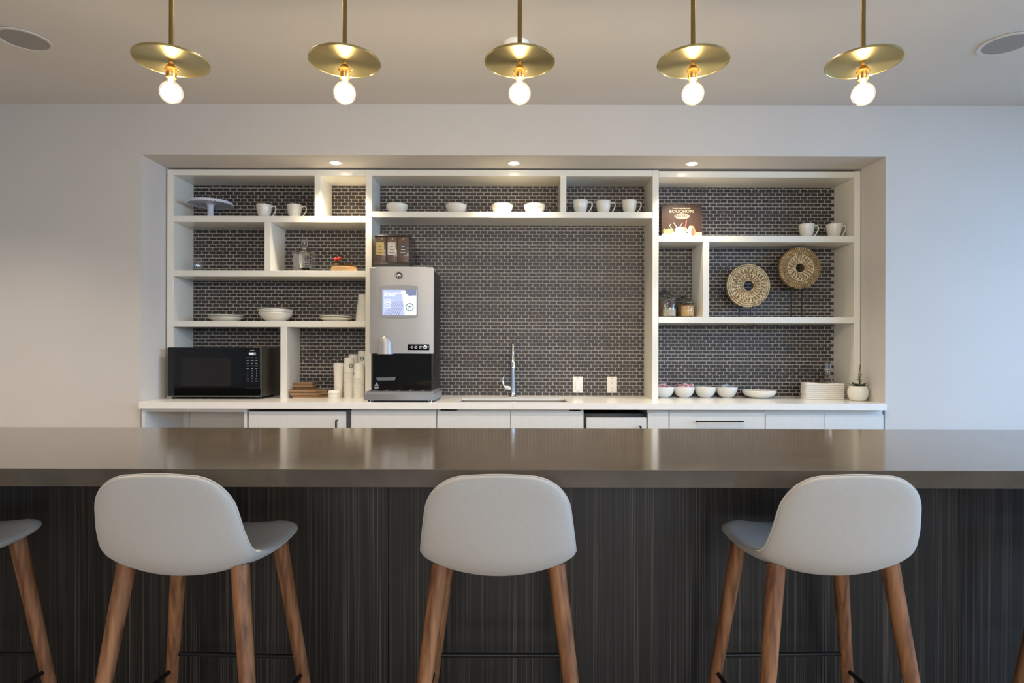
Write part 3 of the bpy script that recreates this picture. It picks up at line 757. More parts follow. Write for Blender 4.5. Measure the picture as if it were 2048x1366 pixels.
# ------------------------------------------------------------------ glassware
def decanter(loc, label, W, H, neck, square=True):
    e = thing('decanter', label, 'decanter', loc)
    if square:
        m = MB(); m.box(-W, W, -W*.8, W*.8, 0, H, bev=.012, seg=4)
        n0 = len(m.bm.faces)
        m.lathe([(0, .022), (W*.45, .024), (W*.62, .04), (W*.66, .07), (W*.66, H-.018), (W*.3, H-.006), (0, H-.004)], 32)
        m.flip = n0; m.build('body', M['glass'], e, smooth=60)
    else:
        P = [(0, 0), (W*.92, 0), (W, .006), (W*.98, .03), (W*.7, .075), (W*.34, H-.01), (W*.30, H)]
        Q = [(W*.30-.003, H), (W*.34-.004, H-.012), (W*.64, .074), (W*.90, .032), (W*.86, .014), (0, .012)]
        MB().lathe(P+Q, 36).build('body', M['glass'], e, smooth=60)
    MB().lathe([(neck*.9, H-.002), (neck*.9, H+.02), (neck*1.12, H+.024), (neck*1.12, H+.028), (neck*.8, H+.028), (neck*.72, H), (neck*.9, H-.002)], 28).build('neck', M['glass'], e, smooth=60)
    s = MB(); s.lathe([(0, H+.02), (neck*.6, H+.02), (neck*.7, H+.03), (neck*1.0, H+.034), (neck*1.1, H+.04), (neck*1.1, H+.078), (neck*.98, H+.084), (0, H+.085)], 8 if not square else 28)
    s.build('stopper', M['glass'], e, smooth=50 if square else 0)
    return e
decanter((X(608.5, 4.13), 4.13, Z2), 'square glass decanter with round stopper on the shelf', .063, .142, .0205)
decanter((X(1655, 4.2), 4.2, CT), 'glass decanter with faceted stopper behind the napkins', .066, .16, .022, False)
tag(MB().lathe([(0, .010), (.030, .010), (.032, .006), (.031, 0), (.033, .003), (.0345, .098), (.0335, .099)], 32).build('tumbler', M['tumbler_glass'], loc=(X(396, 4.13), 4.13, Z2), smooth=50), 'clear glass tumbler alone in the left cubby', 'glass')
# storage jars
def jar(px, d, ytop, r, mat, fill, label):
    H = (634-ytop)/F*d
    e = thing('storage_jar', label, 'jar', (X(px, d), d, ZR2), group='glass storage jars')
    hb = H*.80
    MB().lathe([(0, 0), (r*.94, 0), (r, .006), (r, hb-.016), (r*.93, hb-.006), (r*.9, hb)], 32).build('glass_body', M['jar_glass'], e, smooth=50)
    c = MB().lathe([(0, .006), (r*.945, .009), (r*.945, hb*fill), (r*.6, hb*fill+.004), (0, hb*fill+.006)], 28).build('contents', M[mat], e, smooth=60); c['kind'] = 'stuff'
    l = MB().lathe([(0, hb+.0005), (r*.98, hb+.0005), (r*1.0, hb+.004), (r*.98, hb+.009), (r*.7, hb+.016), (r*.2, hb+.018), (0, hb+.018)], 32).build('lid', M['lid_glass'], e, smooth=50)
    MB().lathe([(0, hb+.017), (r*.18, hb+.018), (r*.2, H-.012), (r*.34, H-.006), (r*.3, H), (0, H+.001)], 20).build('knob', M['lid_glass'], l, smooth=50)
jar(1328.5, 4.215, 577, .043, 'grain_brown', .86, 'tallest glass jar at the back against the upright, brown contents')
jar(1338.5, 4.105, 592, .0445, 'grain_grey', .5, 'glass jar half filled with pale grain, front row')
jar(1366, 4.215, 589, .043, 'grain_brown', .8, 'glass jar of brown grain behind the tan one')
jar(1374.5, 4.105, 600, .045, 'grain_tan', .84, 'short glass jar of tan oats, front row')

# ------------------------------------------------------------------ carved stone discs on stands
def medallion(px, py, R, r0, kind, label, rods):
    d = 4.15; c = XZ(px, py, d); rd = random.Random(kind+40)
    e = thing('carved_disc', label, 'sculpture', (c.x, d, ZR2), group='carved stone discs on stands')
    zc = c.z-ZR2; n = 96
    def dome(t): return -.012-.012*math.sin(math.pi*min(1, max(0, .12+t*.8)))
    rows = 16; m = MB(); rings = []
    for i in range(rows+1):
        t = i/rows; r = r0+(R-r0)*t
        rings.append([m.bm.verts.new((r*math.cos(2*math.pi*j/n), dome(t), zc+r*math.sin(2*math.pi*j/n))) for j in range(n)])
    for rr in (R, r0):
        rings.append([m.bm.verts.new((rr*math.cos(2*math.pi*j/n), .014, zc+rr*math.sin(2*math.pi*j/n))) for j in range(n)])
    rings.append(rings[0])
    for A, B in zip(rings, rings[1:]):
        for j in range(n): m.bm.faces.new((A[j], A[(j+1) % n], B[(j+1) % n], B[j]))
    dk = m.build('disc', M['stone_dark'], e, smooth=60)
    def band(t0, t1, k, wd, ht, jit=.15, skew=0):          # a ring of raised carved lobes
        m = MB()
        for q in range(k):
            a0 = 2*math.pi*q/k+rd.uniform(-jit, jit)/k; ww = wd*math.pi/k*rd.uniform(.85, 1.1); h = ht*rd.uniform(.8, 1.15); P = []
            for t, u in ((t0, 0), (t0+.25*(t1-t0), .9), (t0+.75*(t1-t0), 1), (t1, .0)):
                r = r0+(R-r0)*t; a = a0+skew*(t-t0)
                for s_ in (-1, 0, 1):
                    aa = a+s_*ww*(.55+.45*u); y = dome(t)+.002-(h*(.35+.65*u) if s_ == 0 else 0)
                    P.append(m.bm.verts.new((r*math.cos(aa), y, zc+r*math.sin(aa))))
            for i in range(3):
                for q2 in range(2): m.bm.faces.new((P[i*3+q2], P[i*3+q2+1], P[i*3+q2+4], P[i*3+q2+3]))
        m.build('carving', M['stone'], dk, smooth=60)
    def ringm(t, h=.005, w_=.0035):
        m = MB(); r = r0+(R-r0)*t
        m.tube([(r*math.cos(2*math.pi*j/72), dome(t)-.0005, zc+r*math.sin(2*math.pi*j/72)) for j in range(73)], w_, 6, cap=False)
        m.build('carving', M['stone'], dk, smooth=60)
    if kind == 0:
        for t in (.03, .40, .74, .85, .97): ringm(t)
        band(.08, .20, 28, .8, .007); band(.20, .37, 22, .85, .009, .5); band(.44, .58, 30, .75, .009, .4, .5); band(.57, .71, 26, .85, .011, .3); band(.76, .84, 60, .7, .004); band(.87, .95, 70, .75, .004)
    else:
        for t in (.05, .14, .52): ringm(t)
        band(.18, .34, 18, .8, .010, .6, .6); band(.33, .50, 22, .8, .010, .6, -.6); band(.55, .80, 56, .55, .011, .3, .05); band(.78, .995, 62, .56, .010, .3, -.05)
    s = MB().box(-.07, .07, -.03, .05, 0, .006, bev=.001, seg=1).build('stand', M['black_metal'], e)
    for q in rods:
        x = X(q, d)-c.x
        zt = zc-math.sqrt(max(0, R*R-x*x))+.03
        MB().tube([(x, .018, .006), (x, .018, zt)], .0035, 8).build('rod', M['black_metal'], s)
        MB().tube([(x, .018, zt-.034), (x, -.02, zt-.034), (x, -.022, zt-.024)], .003, 8).build('hook', M['black_metal'], s)
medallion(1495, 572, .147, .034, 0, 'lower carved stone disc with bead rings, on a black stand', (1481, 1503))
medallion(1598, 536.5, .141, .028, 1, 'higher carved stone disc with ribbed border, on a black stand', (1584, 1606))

# ------------------------------------------------------------------ cookbook
d = 4.13; x0, x1 = X(1323, d), X(1404, d); wb, hb = x1-x0, (471-402)/F*d
e = thing('cookbook', 'brown-covered bakery cookbook standing face out on the shelf', 'book', ((x0+x1)/2, d, ZR1)); e.rotation_euler.x = -.06
hw = wb/2
MB().box(-hw, hw, 0, .004, 0, hb).build('front_cover', M['print_dark'], e, smooth=0)
MB().box(-hw, hw, .030, .034, 0, hb).build('back_cover', M['print_dark'], e, smooth=0)
MB().box(-hw, -hw+.003, .004, .030, 0, hb).build('spine', M['print_black'], e, smooth=0)
MB().box(-hw+.003, hw-.005, .004, .030, .004, hb-.004).build('pages', M['paper'], e, smooth=0)
fc = e.children[0]
text(fc, 'title', 'BOUCHON', .0265, (-.002, -.0004, hb*.795), M['print_cream2'], sx=1.22)
text(fc, 'title', 'THOMAS KELLER', .0125, (-.002, -.0004, hb*.885), M['print_cream2'], sx=1.32)
def flat(nm, pts, mt, k): return MB().prism(pts, -.0003*k, 0).build(nm, M[mt], fc, smooth=0)
flat('print', ellipse(.002, hb*.655, .052, .021), 'print_grey', .6)
text(fc, 'title', 'BAKERY', .030, (-.002, -.0006, hb*.655), M['print_black'], sx=.78, extrude=.0003)
flat('print', [(.055, .001), (hw-.001, .001), (hw-.001, .042), (.055, .046)], 'print_grey', .6)
flat('print', [(.055, .001), (hw-.001, .001), (hw-.001, .018), (.055, .018)], 'print_cream2', .8)
flat('print', [(-hw+.001, .001), (.04, .001), (.042, .03)] + [(x/1000, .032+.014*math.cos((x+40)/90*1.5)) for x in range(36, -136, -12)] + [(-hw+.001, .022)], 'print_cream', 1.2)
flat('print', ellipse(-.005, .058, .045, .024), 'print_cream2', 1.0)
flat('print', ellipse(-.085, .05, .028, .019), 'print_green', 1.5); flat('print', ellipse(-.118, .05, .009, .02), 'print_brown', 1.6)
flat('print', ellipse(.067, .044, .024, .045), 'print_brown', 1.7); flat('print', ellipse(.056, .044, .015, .044), 'print_cream', 1.9); flat('print', ellipse(.073, .044, .011, .03), 'print_red', 2.0)
flat('print', [(.018, .07), (.026, .07), (.036, .125), (.03, .126)], 'print_red', 1.6)
for p in (((-.06, .06), (-.085, .085), (-.075, .1)), ((-.03, .07), (-.05, .1), (-.055, .11)), ((-.015, .08), (.0, .1), (.005, .108))):
    for (ax, az), (bx, bz) in zip(p, p[1:]):
        flat('print', [(ax-.003, az), (ax+.003, az), (bx+.002, bz), (bx-.002, bz)], 'print_cream', 1.4)
for q in ((-.03, .064, .012), (.02, .06, .016), (.032, .052, .012)): flat('print', ellipse(q[0], q[1], q[2], q[2]*.7), 'print_green' if q[0] > .01 and q[0] < .03 else 'print_cream', 2.1)

# ------------------------------------------------------------------ small plants
loc = Vector((X(688, 4.12), 4.12, Z2)); e = thing('succulent_bowl', 'tan bowl of succulents with a red cactus flower', 'plant', loc)
MB().lathe([(0, 0), (.072, 0), (.082, .008), (.086, .02), (.085, .032), (.081, .034), (.078, .028), (0, .026)], 40).build('bowl', M['cork'], e, smooth=50)
MB().lathe([(0, .034), (.05, .031), (.079, .027), (0, .0265)], 30).build('soil', M['soil'], e, smooth=60)
def rosette(m, c, r, n, up=.6, w_=.3, layers=2):
    for L_ in range(layers):
        for i in range(n):
            a = 2*math.pi*(i+.5*L_)/n; el = up+.5*L_
            dirv = Vector((math.cos(a)*math.cos(el), math.sin(a)*math.cos(el), math.sin(el))); s = Vector((-math.sin(a), math.cos(a), 0))
            rr = r*(1-.25*L_); n_ = dirv.cross(s)
            A = [Vector(c), Vector(c)+dirv*rr*.55+s*rr*w_, Vector(c)+dirv*rr, Vector(c)+dirv*rr*.55-s*rr*w_, Vector(c)+dirv*rr*.5+n_*rr*.14, Vector(c)+dirv*rr*.5-n_*rr*.14]
            v = [m.bm.verts.new(p) for p in A]
            for f in ((0, 1, 4), (1, 2, 4), (2, 3, 4), (3, 0, 4), (1, 0, 5), (2, 1, 5), (3, 2, 5), (0, 3, 5)): m.bm.faces.new([v[k] for k in f])
m = MB(); rosette(m, (-.012, -.02, .034), .034, 9, .45); rosette(m, (-.03, .02, .034), .03, 8, .4); m.build('succulent', M['leaf'], e)
m = MB(); rosette(m, (.03, 0, .034), .042, 10, .5, layers=3); rosette(m, (.06, -.015, .03), .032, 9, .35); rosette(m, (.052, .03, .03), .03, 9, .35); m.build('succulent', M['leaf_brown'], e)
m = MB(); m.lathe([(0, .03), (.013, .034), (.019, .046), (.016, .06), (0, .064)], 14, (-.054, 0, 0), wob=lambda r, z, a: (r*(1+.18*math.cos(a*7)), z)); m.build('succulent', M['leaf_brown'], e)
m = MB(); m.tube([(-.05, 0, .055), (-.05, 0, .075)], .005, 8); rosette(m, (-.05, 0, .066), .026, 8, .2); m.build('stem', M['leaf'], e)
fl = MB()
rd = random.Random(4)
for i in range(9):
    c = (-.046+rd.uniform(-.018, .018), rd.uniform(-.016, .016), .094+rd.uniform(-.014, .012)); bmesh.ops.create_icosphere(fl.bm, subdivisions=1, radius=.0105, matrix=Matrix.Translation(c))
fl.build('flower', M['red'], e, smooth=80)
m = MB(); rosette(m, (-.03, .01, .112), .02, 5, .5); m.build('leaf_tuft', M['leaf'], e)

d = 3.945; e = thing('potted_plant', 'small green plant in a round white pot at the end of the counter', 'plant', (X(1716, d), d, CT))
MB().lathe([(0, 0), (.036, 0), (.046, .006), (.058, .03), (.062, .055), (.058, .08), (.051, .096), (.049, .097), (.047, .094), (.052, .075), (.05, .06), (0, .058)], 40).build('pot', M['ceramic'], e, smooth=50)
MB().lathe([(0, .090), (.0485, .088), (.049, .08), (0, .08)], 28).build('soil', M['soil'], e, smooth=60)
rd = random.Random(11)
for i in range(26):
    m = MB(); a = i/26*6.283*2.4+rd.uniform(-.3, .3); r0 = rd.uniform(.0, .026); ln = rd.uniform(.032, .05); el = rd.uniform(.15, 1.1)
    c = Vector((r0*math.cos(a), r0*math.sin(a), .089)); dv = Vector((math.cos(a)*math.cos(el), math.sin(a)*math.cos(el), math.sin(el))); s = Vector((-math.sin(a), math.cos(a), 0)); up = s.cross(dv)*-1
    if up.z < 0: up = -up
    q = [c, c+dv*ln*.4+s*.010+up*.004, c+dv*ln*.75+s*.008+up*.002, c+dv*ln-up*.004, c+dv*ln*.75-s*.008+up*.002, c+dv*ln*.4-s*.010+up*.004]
    v = [m.bm.verts.new(p) for p in q]; v2 = [m.bm.verts.new(p-up*.0012) for p in q]
    m.bm.faces.new(v); m.bm.faces.new(v2[::-1])
    for k in range(6): m.bm.faces.new((v[k], v2[k], v2[(k+1) % 6], v[(k+1) % 6]))
    m.build('leaf', M['leaf_dark'] if i % 3 else M['leaf'], e, smooth=0)
MB().tube(catmull([(.002, -.004, .085), (.006, -.006, .13), (.004, -.004, .17), (.012, -.006, .235)], 14), .003, 8).build('stake', M['stick'], e)
MB().tube(catmull([(.012, .006, .085), (.014, .0, .12), (.006, -.006, .15), (.017, -.002, .165)], 14), .0022, 8).build('stem', M['leaf'], e)
for q in ((.017, -.002, .166), (.004, -.007, .148), (.014, -.002, .128), (.0, -.006, .135)):
    m = MB(); rosette(m, q, .014, 5, .5, layers=1); m.build('leaf', M['leaf'], e)

# ------------------------------------------------------------------ folded napkins
d0 = 4.055; xa, xb = X(1612, d0), X(1688.5, d0); rd = random.Random(3)
ords = ('bottom', 'second', 'third', 'fourth', 'fifth', 'sixth', 'seventh', 'top')
z = CT
for k in range(8):
    h = .0128 if k != 7 else .0135; a = xa+rd.uniform(-.001, .004); b_ = xb-rd.uniform(-.001, .004); m = MB()
    nx = 14; top = []; bot = []
    pr = [(0, 0), (-.004, h*.2), (-.005, h*.5), (-.004, h*.8), (0, h), (.075, h), (.078, h*.5), (.075, 0)]
    sag = lambda t: (.0065*(1-t)**1.5 if k == 7 else 0)+(.0025*math.sin(t*9) if k == 7 else 0)
    rings = []
    for i in range(nx+1):
        t = i/nx; rings.append([m.bm.verts.new((a+(b_-a)*t, d0+y+(0.001*math.sin(k*2.1)), z+zz_+(sag(t) if zz_ > h*.4 else 0))) for y, zz_ in pr])
    for A, B in zip(rings, rings[1:]):
        for q in range(len(pr)): m.bm.faces.new((A[q], A[(q+1) % len(pr)], B[(q+1) % len(pr)], B[q]))
    m.bm.faces.new(rings[0]); m.bm.faces.new(rings[-1][::-1])
    o = m.build('folded_napkin', M['linen'], org=((a+b_)/2, d0, z), loc=((a+b_)/2, d0, z), smooth=50)
    tag(o, 'white folded napkin, %s of the stack by the potted plant' % (ords[k] if k in (0, 7) else ords[k]+' from the bottom'), 'napkin', 'stacked white napkins'); z += h+.0002

# ------------------------------------------------------------------ paper cups, lids and kraft sleeves in the cubby under the plates
CH_, R0, R1 = .098, .0318, .0365     # cup height, foot radius, mouth radius; cups stand upside down
cup_me = MB().lathe([(R1+.0016, .0), (R1+.0038, .0016), (R1+.0022, .0034), (R1-.0002, .0036), (R0, CH_-.001), (R0-.001, CH_), (R0-.0022, CH_-.001), (R0-.0026, CH_-.006), (0, CH_-.006), (0, CH_-.0068), (R0-.003, CH_-.0068), (R1-.0006, .002), (R1+.0016, 0)], 28).mesh('paper_cup', M['paper'], smooth=35)
def badge(parent, ang, zc, r=.0155):
    m = MB(); n = 20
    def on(u, v):
        z = zc+v; rr = R1+(R0-R1)*(z/CH_)+.0005; a = ang+u/rr; return (rr*math.cos(a), rr*math.sin(a), z)
    for r_a, r_b in ((r*.68, r), (0, r*.28)):
        A = [m.bm.verts.new(on(r_a*math.cos(2*math.pi*i/n), r_a*math.sin(2*math.pi*i/n))) for i in range(n)]
        B = [m.bm.verts.new(on(r_b*math.cos(2*math.pi*i/n), r_b*math.sin(2*math.pi*i/n))) for i in range(n)]
        for i in range(n): m.bm.faces.new((A[i], A[(i+1) % n], B[(i+1) % n], B[i])) if r_a else None
        if not r_a: m.bm.faces.new(B)
    for s in (-1, 1):
        for k in range(3):
            u = s*r*(.3+.12*k); v0 = r*(.25-.25*k)
            q = [m.bm.verts.new(on(u+dx, v0+dz)) for dx, dz in ((-.0009, -.004), (.0009, -.004), (.0014*s+.0009, .004), (.0014*s-.0009, .004))]; m.bm.faces.new(q)
    for v in list(m.bm.verts):
        if not v.link_faces: m.bm.verts.remove(v)
    o = m.build('badge', M['badge_green'], parent, smooth=0); o['label'] = 'round green emblem'
ORD = 'bottom second third fourth fifth sixth seventh eighth ninth tenth eleventh twelfth thirteenth fourteenth fifteenth sixteenth seventeenth eighteenth nineteenth twentieth twenty-first twenty-second twenty-third twenty-fourth twenty-fifth twenty-sixth'.split()
def nth(k): return 'bottom one' if k == 0 else ORD[k]+' from the bottom'
def cup_stack(px, d, ytop, lab_top, lab_rest, bad=None, tilt=0):
    z_top = CH-(ytop-CY+.9)/F*d
    pitch = .0092; H = z_top-CT-CH_; n = max(1, round(H/pitch)); pitch = H/n
    for k in range(n+1):
        o = bpy.data.objects.new('paper_cup', cup_me); COL.objects.link(o); o.location = (X(px, d), d, CT+k*pitch+.0001)
        tag(o, lab_top if k == n else '%s, %s' % (lab_rest, nth(k)), 'paper cup', 'upside-down paper cups')
        if k == n and bad is not None:
            for b__ in bad: badge(o, *b__)
cup_stack(698.2, 4.115, 715.5, 'top cup of the paper cup stack beside the tall lidded cup', 'nested paper cup, stack beside the tall lidded cup', [(-math.pi/2+.62, .045)])
cup_stack(718.2, 4.085, 726.5, 'top cup of the front stack against the shelf upright', 'nested paper cup, front stack against the upright', [(-math.pi/2-1.25, .03)])
cup_stack(706.5, 4.22, 708.5, 'top cup of the stack half hidden behind the other cups', 'nested paper cup, half hidden back stack')
cup_stack(725.5, 4.2, 701.5, 'top cup of the tallest stack, back corner by the coffee machine', 'nested paper cup, tallest back stack', [(-math.pi/2+.1, .045)])
# the tall cup with its lid
d = 4.13; zt = CH-(727-CY)/F*d-CT
e = thing('lidded_cup', 'tall white paper cup with a flat lid behind the stack of lids', 'paper cup', (X(677.5, d), d, CT))
MB().lathe([(0, .004), (.026, .004), (.027, 0), (.028, .001), (.0355, zt-.02), (.0365, zt-.018), (.035, zt-.016), (0, zt-.018)], 32).build('cup', M['paper'], e, smooth=40)
MB().lathe([(0, zt), (.031, zt), (.0325, zt-.002), (.034, zt-.012), (.0375, zt-.014), (.038, zt-.021), (.0368, zt-.021), (.036, zt-.0155), (0, zt-.0155)], 32).build('lid', M['plate_white'], e, smooth=40)
d = 4.06
for k in range(5):
    lm = MB().lathe([(0, .008), (.034, .008), (.0355, .010), (.038, .0165), (.0345, .0172), (.034, .014), (.0335, .016), (0, .016)], 32) if False else MB().lathe([(.0405, 0), (.042, .002), (.0408, .006), (.0385, .008), (.0365, .0175), (.035, .0185), (0, .0185), (0, .0172), (.034, .0172), (.037, .007), (.0405, 0)], 32)
    o = lm.build('plastic_lid', M['plate_white'], loc=(X(669, d), d, CT+k*.0088+.0001), smooth=40)
    tag(o, 'top lid of the short white lid stack' if k == 4 else 'white plastic lid in the short lid stack, '+nth(k), 'lid', 'stacked cup lids')
# kraft sleeves: flattened folded bands with a slight arc
def sleeve_mesh(L=.118, Wd=.062, t=.0032, arc=.012):
    m = MB(); n = 10; R = []
    for i in range(n+1):
        u = -1+2*i/n; x = u*L/2; y = arc*(1-u*u); hwd = Wd/2
        R.append([m.bm.verts.new(p) for p in ((x, y-hwd, 0), (x+u*.006, y+hwd, 0), (x+u*.006, y+hwd, t), (x, y-hwd, t))])
    for A, B in zip(R, R[1:]):
        for k in range(4): m.bm.faces.new((A[k], A[(k+1) % 4], B[(k+1) % 4], B[k]))
    m.bm.faces.new(R[0]); m.bm.faces.new(R[-1][::-1])
    return m.mesh('cup_sleeve', M['sl'], smooth=0)
sms = []
for q, mt in enumerate(('kraft', 'kraft_dark', 'kraft_light')): M['sl'] = M[mt]; sms.append(sleeve_mesh())
rd = random.Random(9)
def sleeves(cx, d, z0, n, rz, lean, step, lab, L=1.0, pitch=.0046):
    for k in range(n):
        o = bpy.data.objects.new('cup_sleeve', sms[(k*2+k//3) % 3]); COL.objects.link(o)
        o.location = (cx+step*k+rd.uniform(-.003, .003), d+rd.uniform(-.003, .003), z0+k*pitch); o.rotation_euler = (0, lean, rz+rd.uniform(-.03, .03)); o.scale.x = L
        tag(o, '%s, %s' % (lab, nth(k)), 'cup sleeve', 'brown kraft cup sleeves')
sleeves(X(634, 4.16), 4.165, CT+.0002, 11, .05, 0, -.0004, 'brown kraft cup sleeve in the rear pile lying flat', 1.35)
sleeves(X(619, 4.10)-.006, 4.085, CT+.0002, 12, -.03, 0, -.0034, 'brown kraft cup sleeve in the front fanned pile', 1.5)
sleeves(X(613, 4.16)-.012, 4.165, CT+.0002+11*.0046, 11, .06, 0, -.0016, 'brown kraft cup sleeve on top of the rear pile', 1.15)

# white inverted cups on the plate shelf, half behind the upright
d = 4.16
e = tag(MB().lathe([(.046, 0), (.048, .002), (.046, .004), (.036, .118), (.034, .120), (0, .120), (0, .118), (.033, .118), (.0445, .004), (.046, 0)], 32).build('tall_paper_cup', M['paper'], loc=(X(728.5, d)-.014, d, Z3), smooth=40),
        'upside-down white paper cup beside the two-plate stack', 'paper cup')
tag(MB().lathe([(.034, 0), (.0355, .002), (.034, .004), (.029, .066), (.027, .068), (0, .068), (0, .066), (.026, .066), (.033, .004), (.034, 0)], 32).build('paper_cup', M['paper'], loc=(X(728.5, d)-.012, d, Z3+.1201), smooth=40),
    'small white cup perched on the upside-down cup by the plates', 'paper cup')

# ------------------------------------------------------------------ microwave
mf = 3.955; x0, x1 = X(334.5, mf), X(524, mf); zb, zt = CT+.014, CH+(CY-696.3)/F*mf
e = thing('microwave', 'black and steel microwave oven on the white countertop', 'microwave', ((x0+x1)/2, mf, CT), world=True)
MB().box(x0+.004, x1-.002, mf+.022, 4.278, zb+.004, zt-.002, bev=.003).build('body', M['steel'], e)
MB().box(x0, x1, mf+.004, mf+.022, zb, zt, bev=.002, seg=1).build('front_frame', M['black'], e)
MB().box(x0+.002, x1-.002, mf+.0005, mf+.004, zb+.001, zb+.007).build('bottom_trim', M['steel'], e)
xd = X(489, mf)
dr = MB().box(x0+.002, xd-.001, mf-.004, mf+.004, zb+.008, zt-.003, bev=.0015, seg=1).build('door', M['black_gloss'], e, smooth=0)
MB().box(X(363, mf), X(462, mf), mf-.0043, mf-.0041, CH-(773-CY)/F*mf, CH-(717-CY)/F*mf).build('door_window', M['black'], dr, org=wloc(e), smooth=0)
cp = MB().box(xd+.001, X(520, mf), mf-.004, mf+.004, CH-(774-CY)/F*mf, zt-.003, bev=.0015, seg=1).build('control_panel', M['black_gloss'], e, smooth=0)
MB().box(X(520.5, mf), x1-.001, mf-.001, mf+.004, zb+.008, zt-.003).build('edge_trim', M['steel'], e, smooth=0)
bt = MB().box(xd+.001, X(522, mf), mf-.005, mf+.004, zb+.009, CH-(777.5-CY)/F*mf, bev=.002, seg=1).build('door_button', M['black_gloss'], e, smooth=0)
cl = wloc(e); yy = mf-.0043
MB().box(X(498, mf), X(512.5, mf), yy, mf-.004, Zy(711.5, mf), Zy(706, mf)).build('display', M['silver_dark'], cp, org=cl, smooth=0)
text(cp, 'clock_digits', '4:28', .0165, Vector((X(503.5, mf), yy-.0003, Zy(708.6, mf)))-cl, M['display'])
text(cp, 'lettering', 'SHARP', .0085, Vector((X(505, mf), yy, Zy(702.2, mf)))-cl, M['white_print'])
rows_ = [('POPCORN', 'REHEAT', 'PLATE'), ('BAKED', 'FROZEN', 'FRESH'), ('RICE', 'SOUP', 'MELT'), ('COOK', 'SENSOR', 'DEFROST'), ('POWER', 'TIMER', 'KEEP'), ('1', '2', '3'), ('4', '5', '6'), ('7', '8', '9'), ('CLEAR', '0', 'START'), ('STOP', 'LOCK', '+30 SEC')]
ry = [717.5, 722.5, 728, 733, 738.5, 743.5, 748.5, 753.5, 759, 763.5]
for r_, (row_, y_) in enumerate(zip(rows_, ry)):
    for q, s in zip((496, 505, 513.5), row_):
        text(cp, 'lettering', s, .0052 if len(s) > 1 else .0085, Vector((X(q, mf), yy, Zy(y_, mf)))-cl, M['white_print'])
for q in (x0+.03, x1-.05):
    for y_ in (mf+.03, 4.24): MB().lathe([(0, CT), (.012, CT), (.014, CT+.018), (0, CT+.018)], 14, (q, y_, 0)).build('foot', M['black'], e)

# ------------------------------------------------------------------ coffee machine
cf = 3.83; cl_x, cr_x = X(738.5, cf), X(866.5, cf); zt = Zy(534, cf); zm = Zy(707.5, cf); cb = 4.17
e = thing('coffee_machine', 'silver and black touchscreen coffee machine beside the sink', 'coffee machine', ((cl_x+cr_x)/2, cf, CT), world=True)
MB().box(cl_x+.006, cr_x-.003, cf+.03, cb, CT+.065, zt-.012, bev=.004).build('housing', M['black'], e)
# silver head, gently bowed to the front
m = MB(); n = 12; pts = []
for i in range(n+1):
    u = -1+2*i/n; pts.append((cl_x+(cr_x-cl_x)*(u+1)/2, cf+.012*u*u**2*u if False else cf+.010*u**4))
out = pts+[(cr_x, cf+.034), (cl_x, cf+.034)]
m.prism_z(out, zm, zt)
bmesh.ops.bevel(m.bm, geom=[ed for ed in m.bm.edges if all(abs(v.co.z-zt) < 1e-5 for v in ed.verts)], offset=.006, segments=3, affect='EDGES')
hd = m.build('front_head', M['silver'], e, smooth=50)
wl = wloc(e)
def on_head(nm, mb, mt, par=None): return mb.build(nm, M[mt], par or hd, org=wl, smooth=40)
# screen with raised bezel
bz = MB(); x0_, x1_, z0_, z1_ = X(759.5, cf), X(835.5, cf), Zy(635, cf), Zy(573, cf)
o_ = rrect(x0_, x1_, z0_, z1_, .010); o_ = [(x, z+(.007*(1-((x-(x0_+x1_)/2)/((x1_-x0_)/2))**2))*(1 if z > (z0_+z1_)/2 else -1)) for x, z in o_]
# subdivide the long edges so the bezel bows outward
def densify(P, k=6):
    R = []
    for i, p in enumerate(P):
        q = P[(i+1) % len(P)]
        R.append(p)
        if abs(q[0]-p[0]) > .05:
            for t in range(1, k):
                x = p[0]+(q[0]-p[0])*t/k; zbase = p[1]; u = (x-(x0_+x1_)/2)/((x1_-x0_)/2); s_ = 1 if zbase > (z0_+z1_)/2 else -1
                R.append((x, (z1_ if s_ > 0 else z0_)+s_*.007*(1-u*u)))
    return R
bz.prism(densify(o_), cf-.004, cf+.006)
bzl = on_head('screen_bezel', bz, 'silver_dark')
sx0, sx1, sz0, sz1 = X(765, cf), X(833, cf), Zy(631, cf), Zy(580.5, cf)
scr = on_head('screen', MB().box(sx0, sx1, cf-.006, cf-.003, sz0, sz1), 'screen_bg')
def scr_flat(pts, mt, k, nm='screen_image'):
    o = MB().prism(pts, cf-.006-.0003*k, cf-.0055).build(nm, M[mt], hd, org=wl, smooth=0); return o
sw, shh = sx1-sx0, sz1-sz0
S = lambda u, v: (sx0+u*sw, sz1-v*shh)
for k in range(7): scr_flat([S(.04+.07*k, 1), S(.06+.07*k, 1), S(.36+.05*k, .45), S(.35+.05*k, .45)], 'screen_dark', .4)
scr_flat([S(.57, .08), S(.99, .1), S(.99, .995), S(.66, .995)], 'screen_cup', .7)
scr_flat([S(.66, .0), S(.99, .0), S(.99, .22), S(.78, .24), S(.70, .16)], 'screen_dark', 1.0)
scr_flat(ellipse(*S(.62, .08), .016, .009), 'screen_cup', 1.2)
c0 = S(.80, .68); mm = ring_prism(MB(), c0[0], c0[1], .020, .0255, cf-.0072, cf-.006); 
for s in (-1, 1):
    for k in range(3): mm.prism([(c0[0]+s*(.006+.004*k)-.0011, c0[1]-.012+.003*k), (c0[0]+s*(.006+.004*k)+.0011, c0[1]-.012+.003*k), (c0[0]+s*(.004+.004*k)+.0011, c0[1]+.010-.003*k), (c0[0]+s*(.004+.004*k)-.0011, c0[1]+.010-.003*k)], cf-.0072, cf-.006)
mm.prism(ellipse(c0[0], c0[1]+.004, .004, .006, 14), cf-.0072, cf-.006)
mm.build('screen_emblem', M['screen_green'], hd, org=wl, smooth=0)
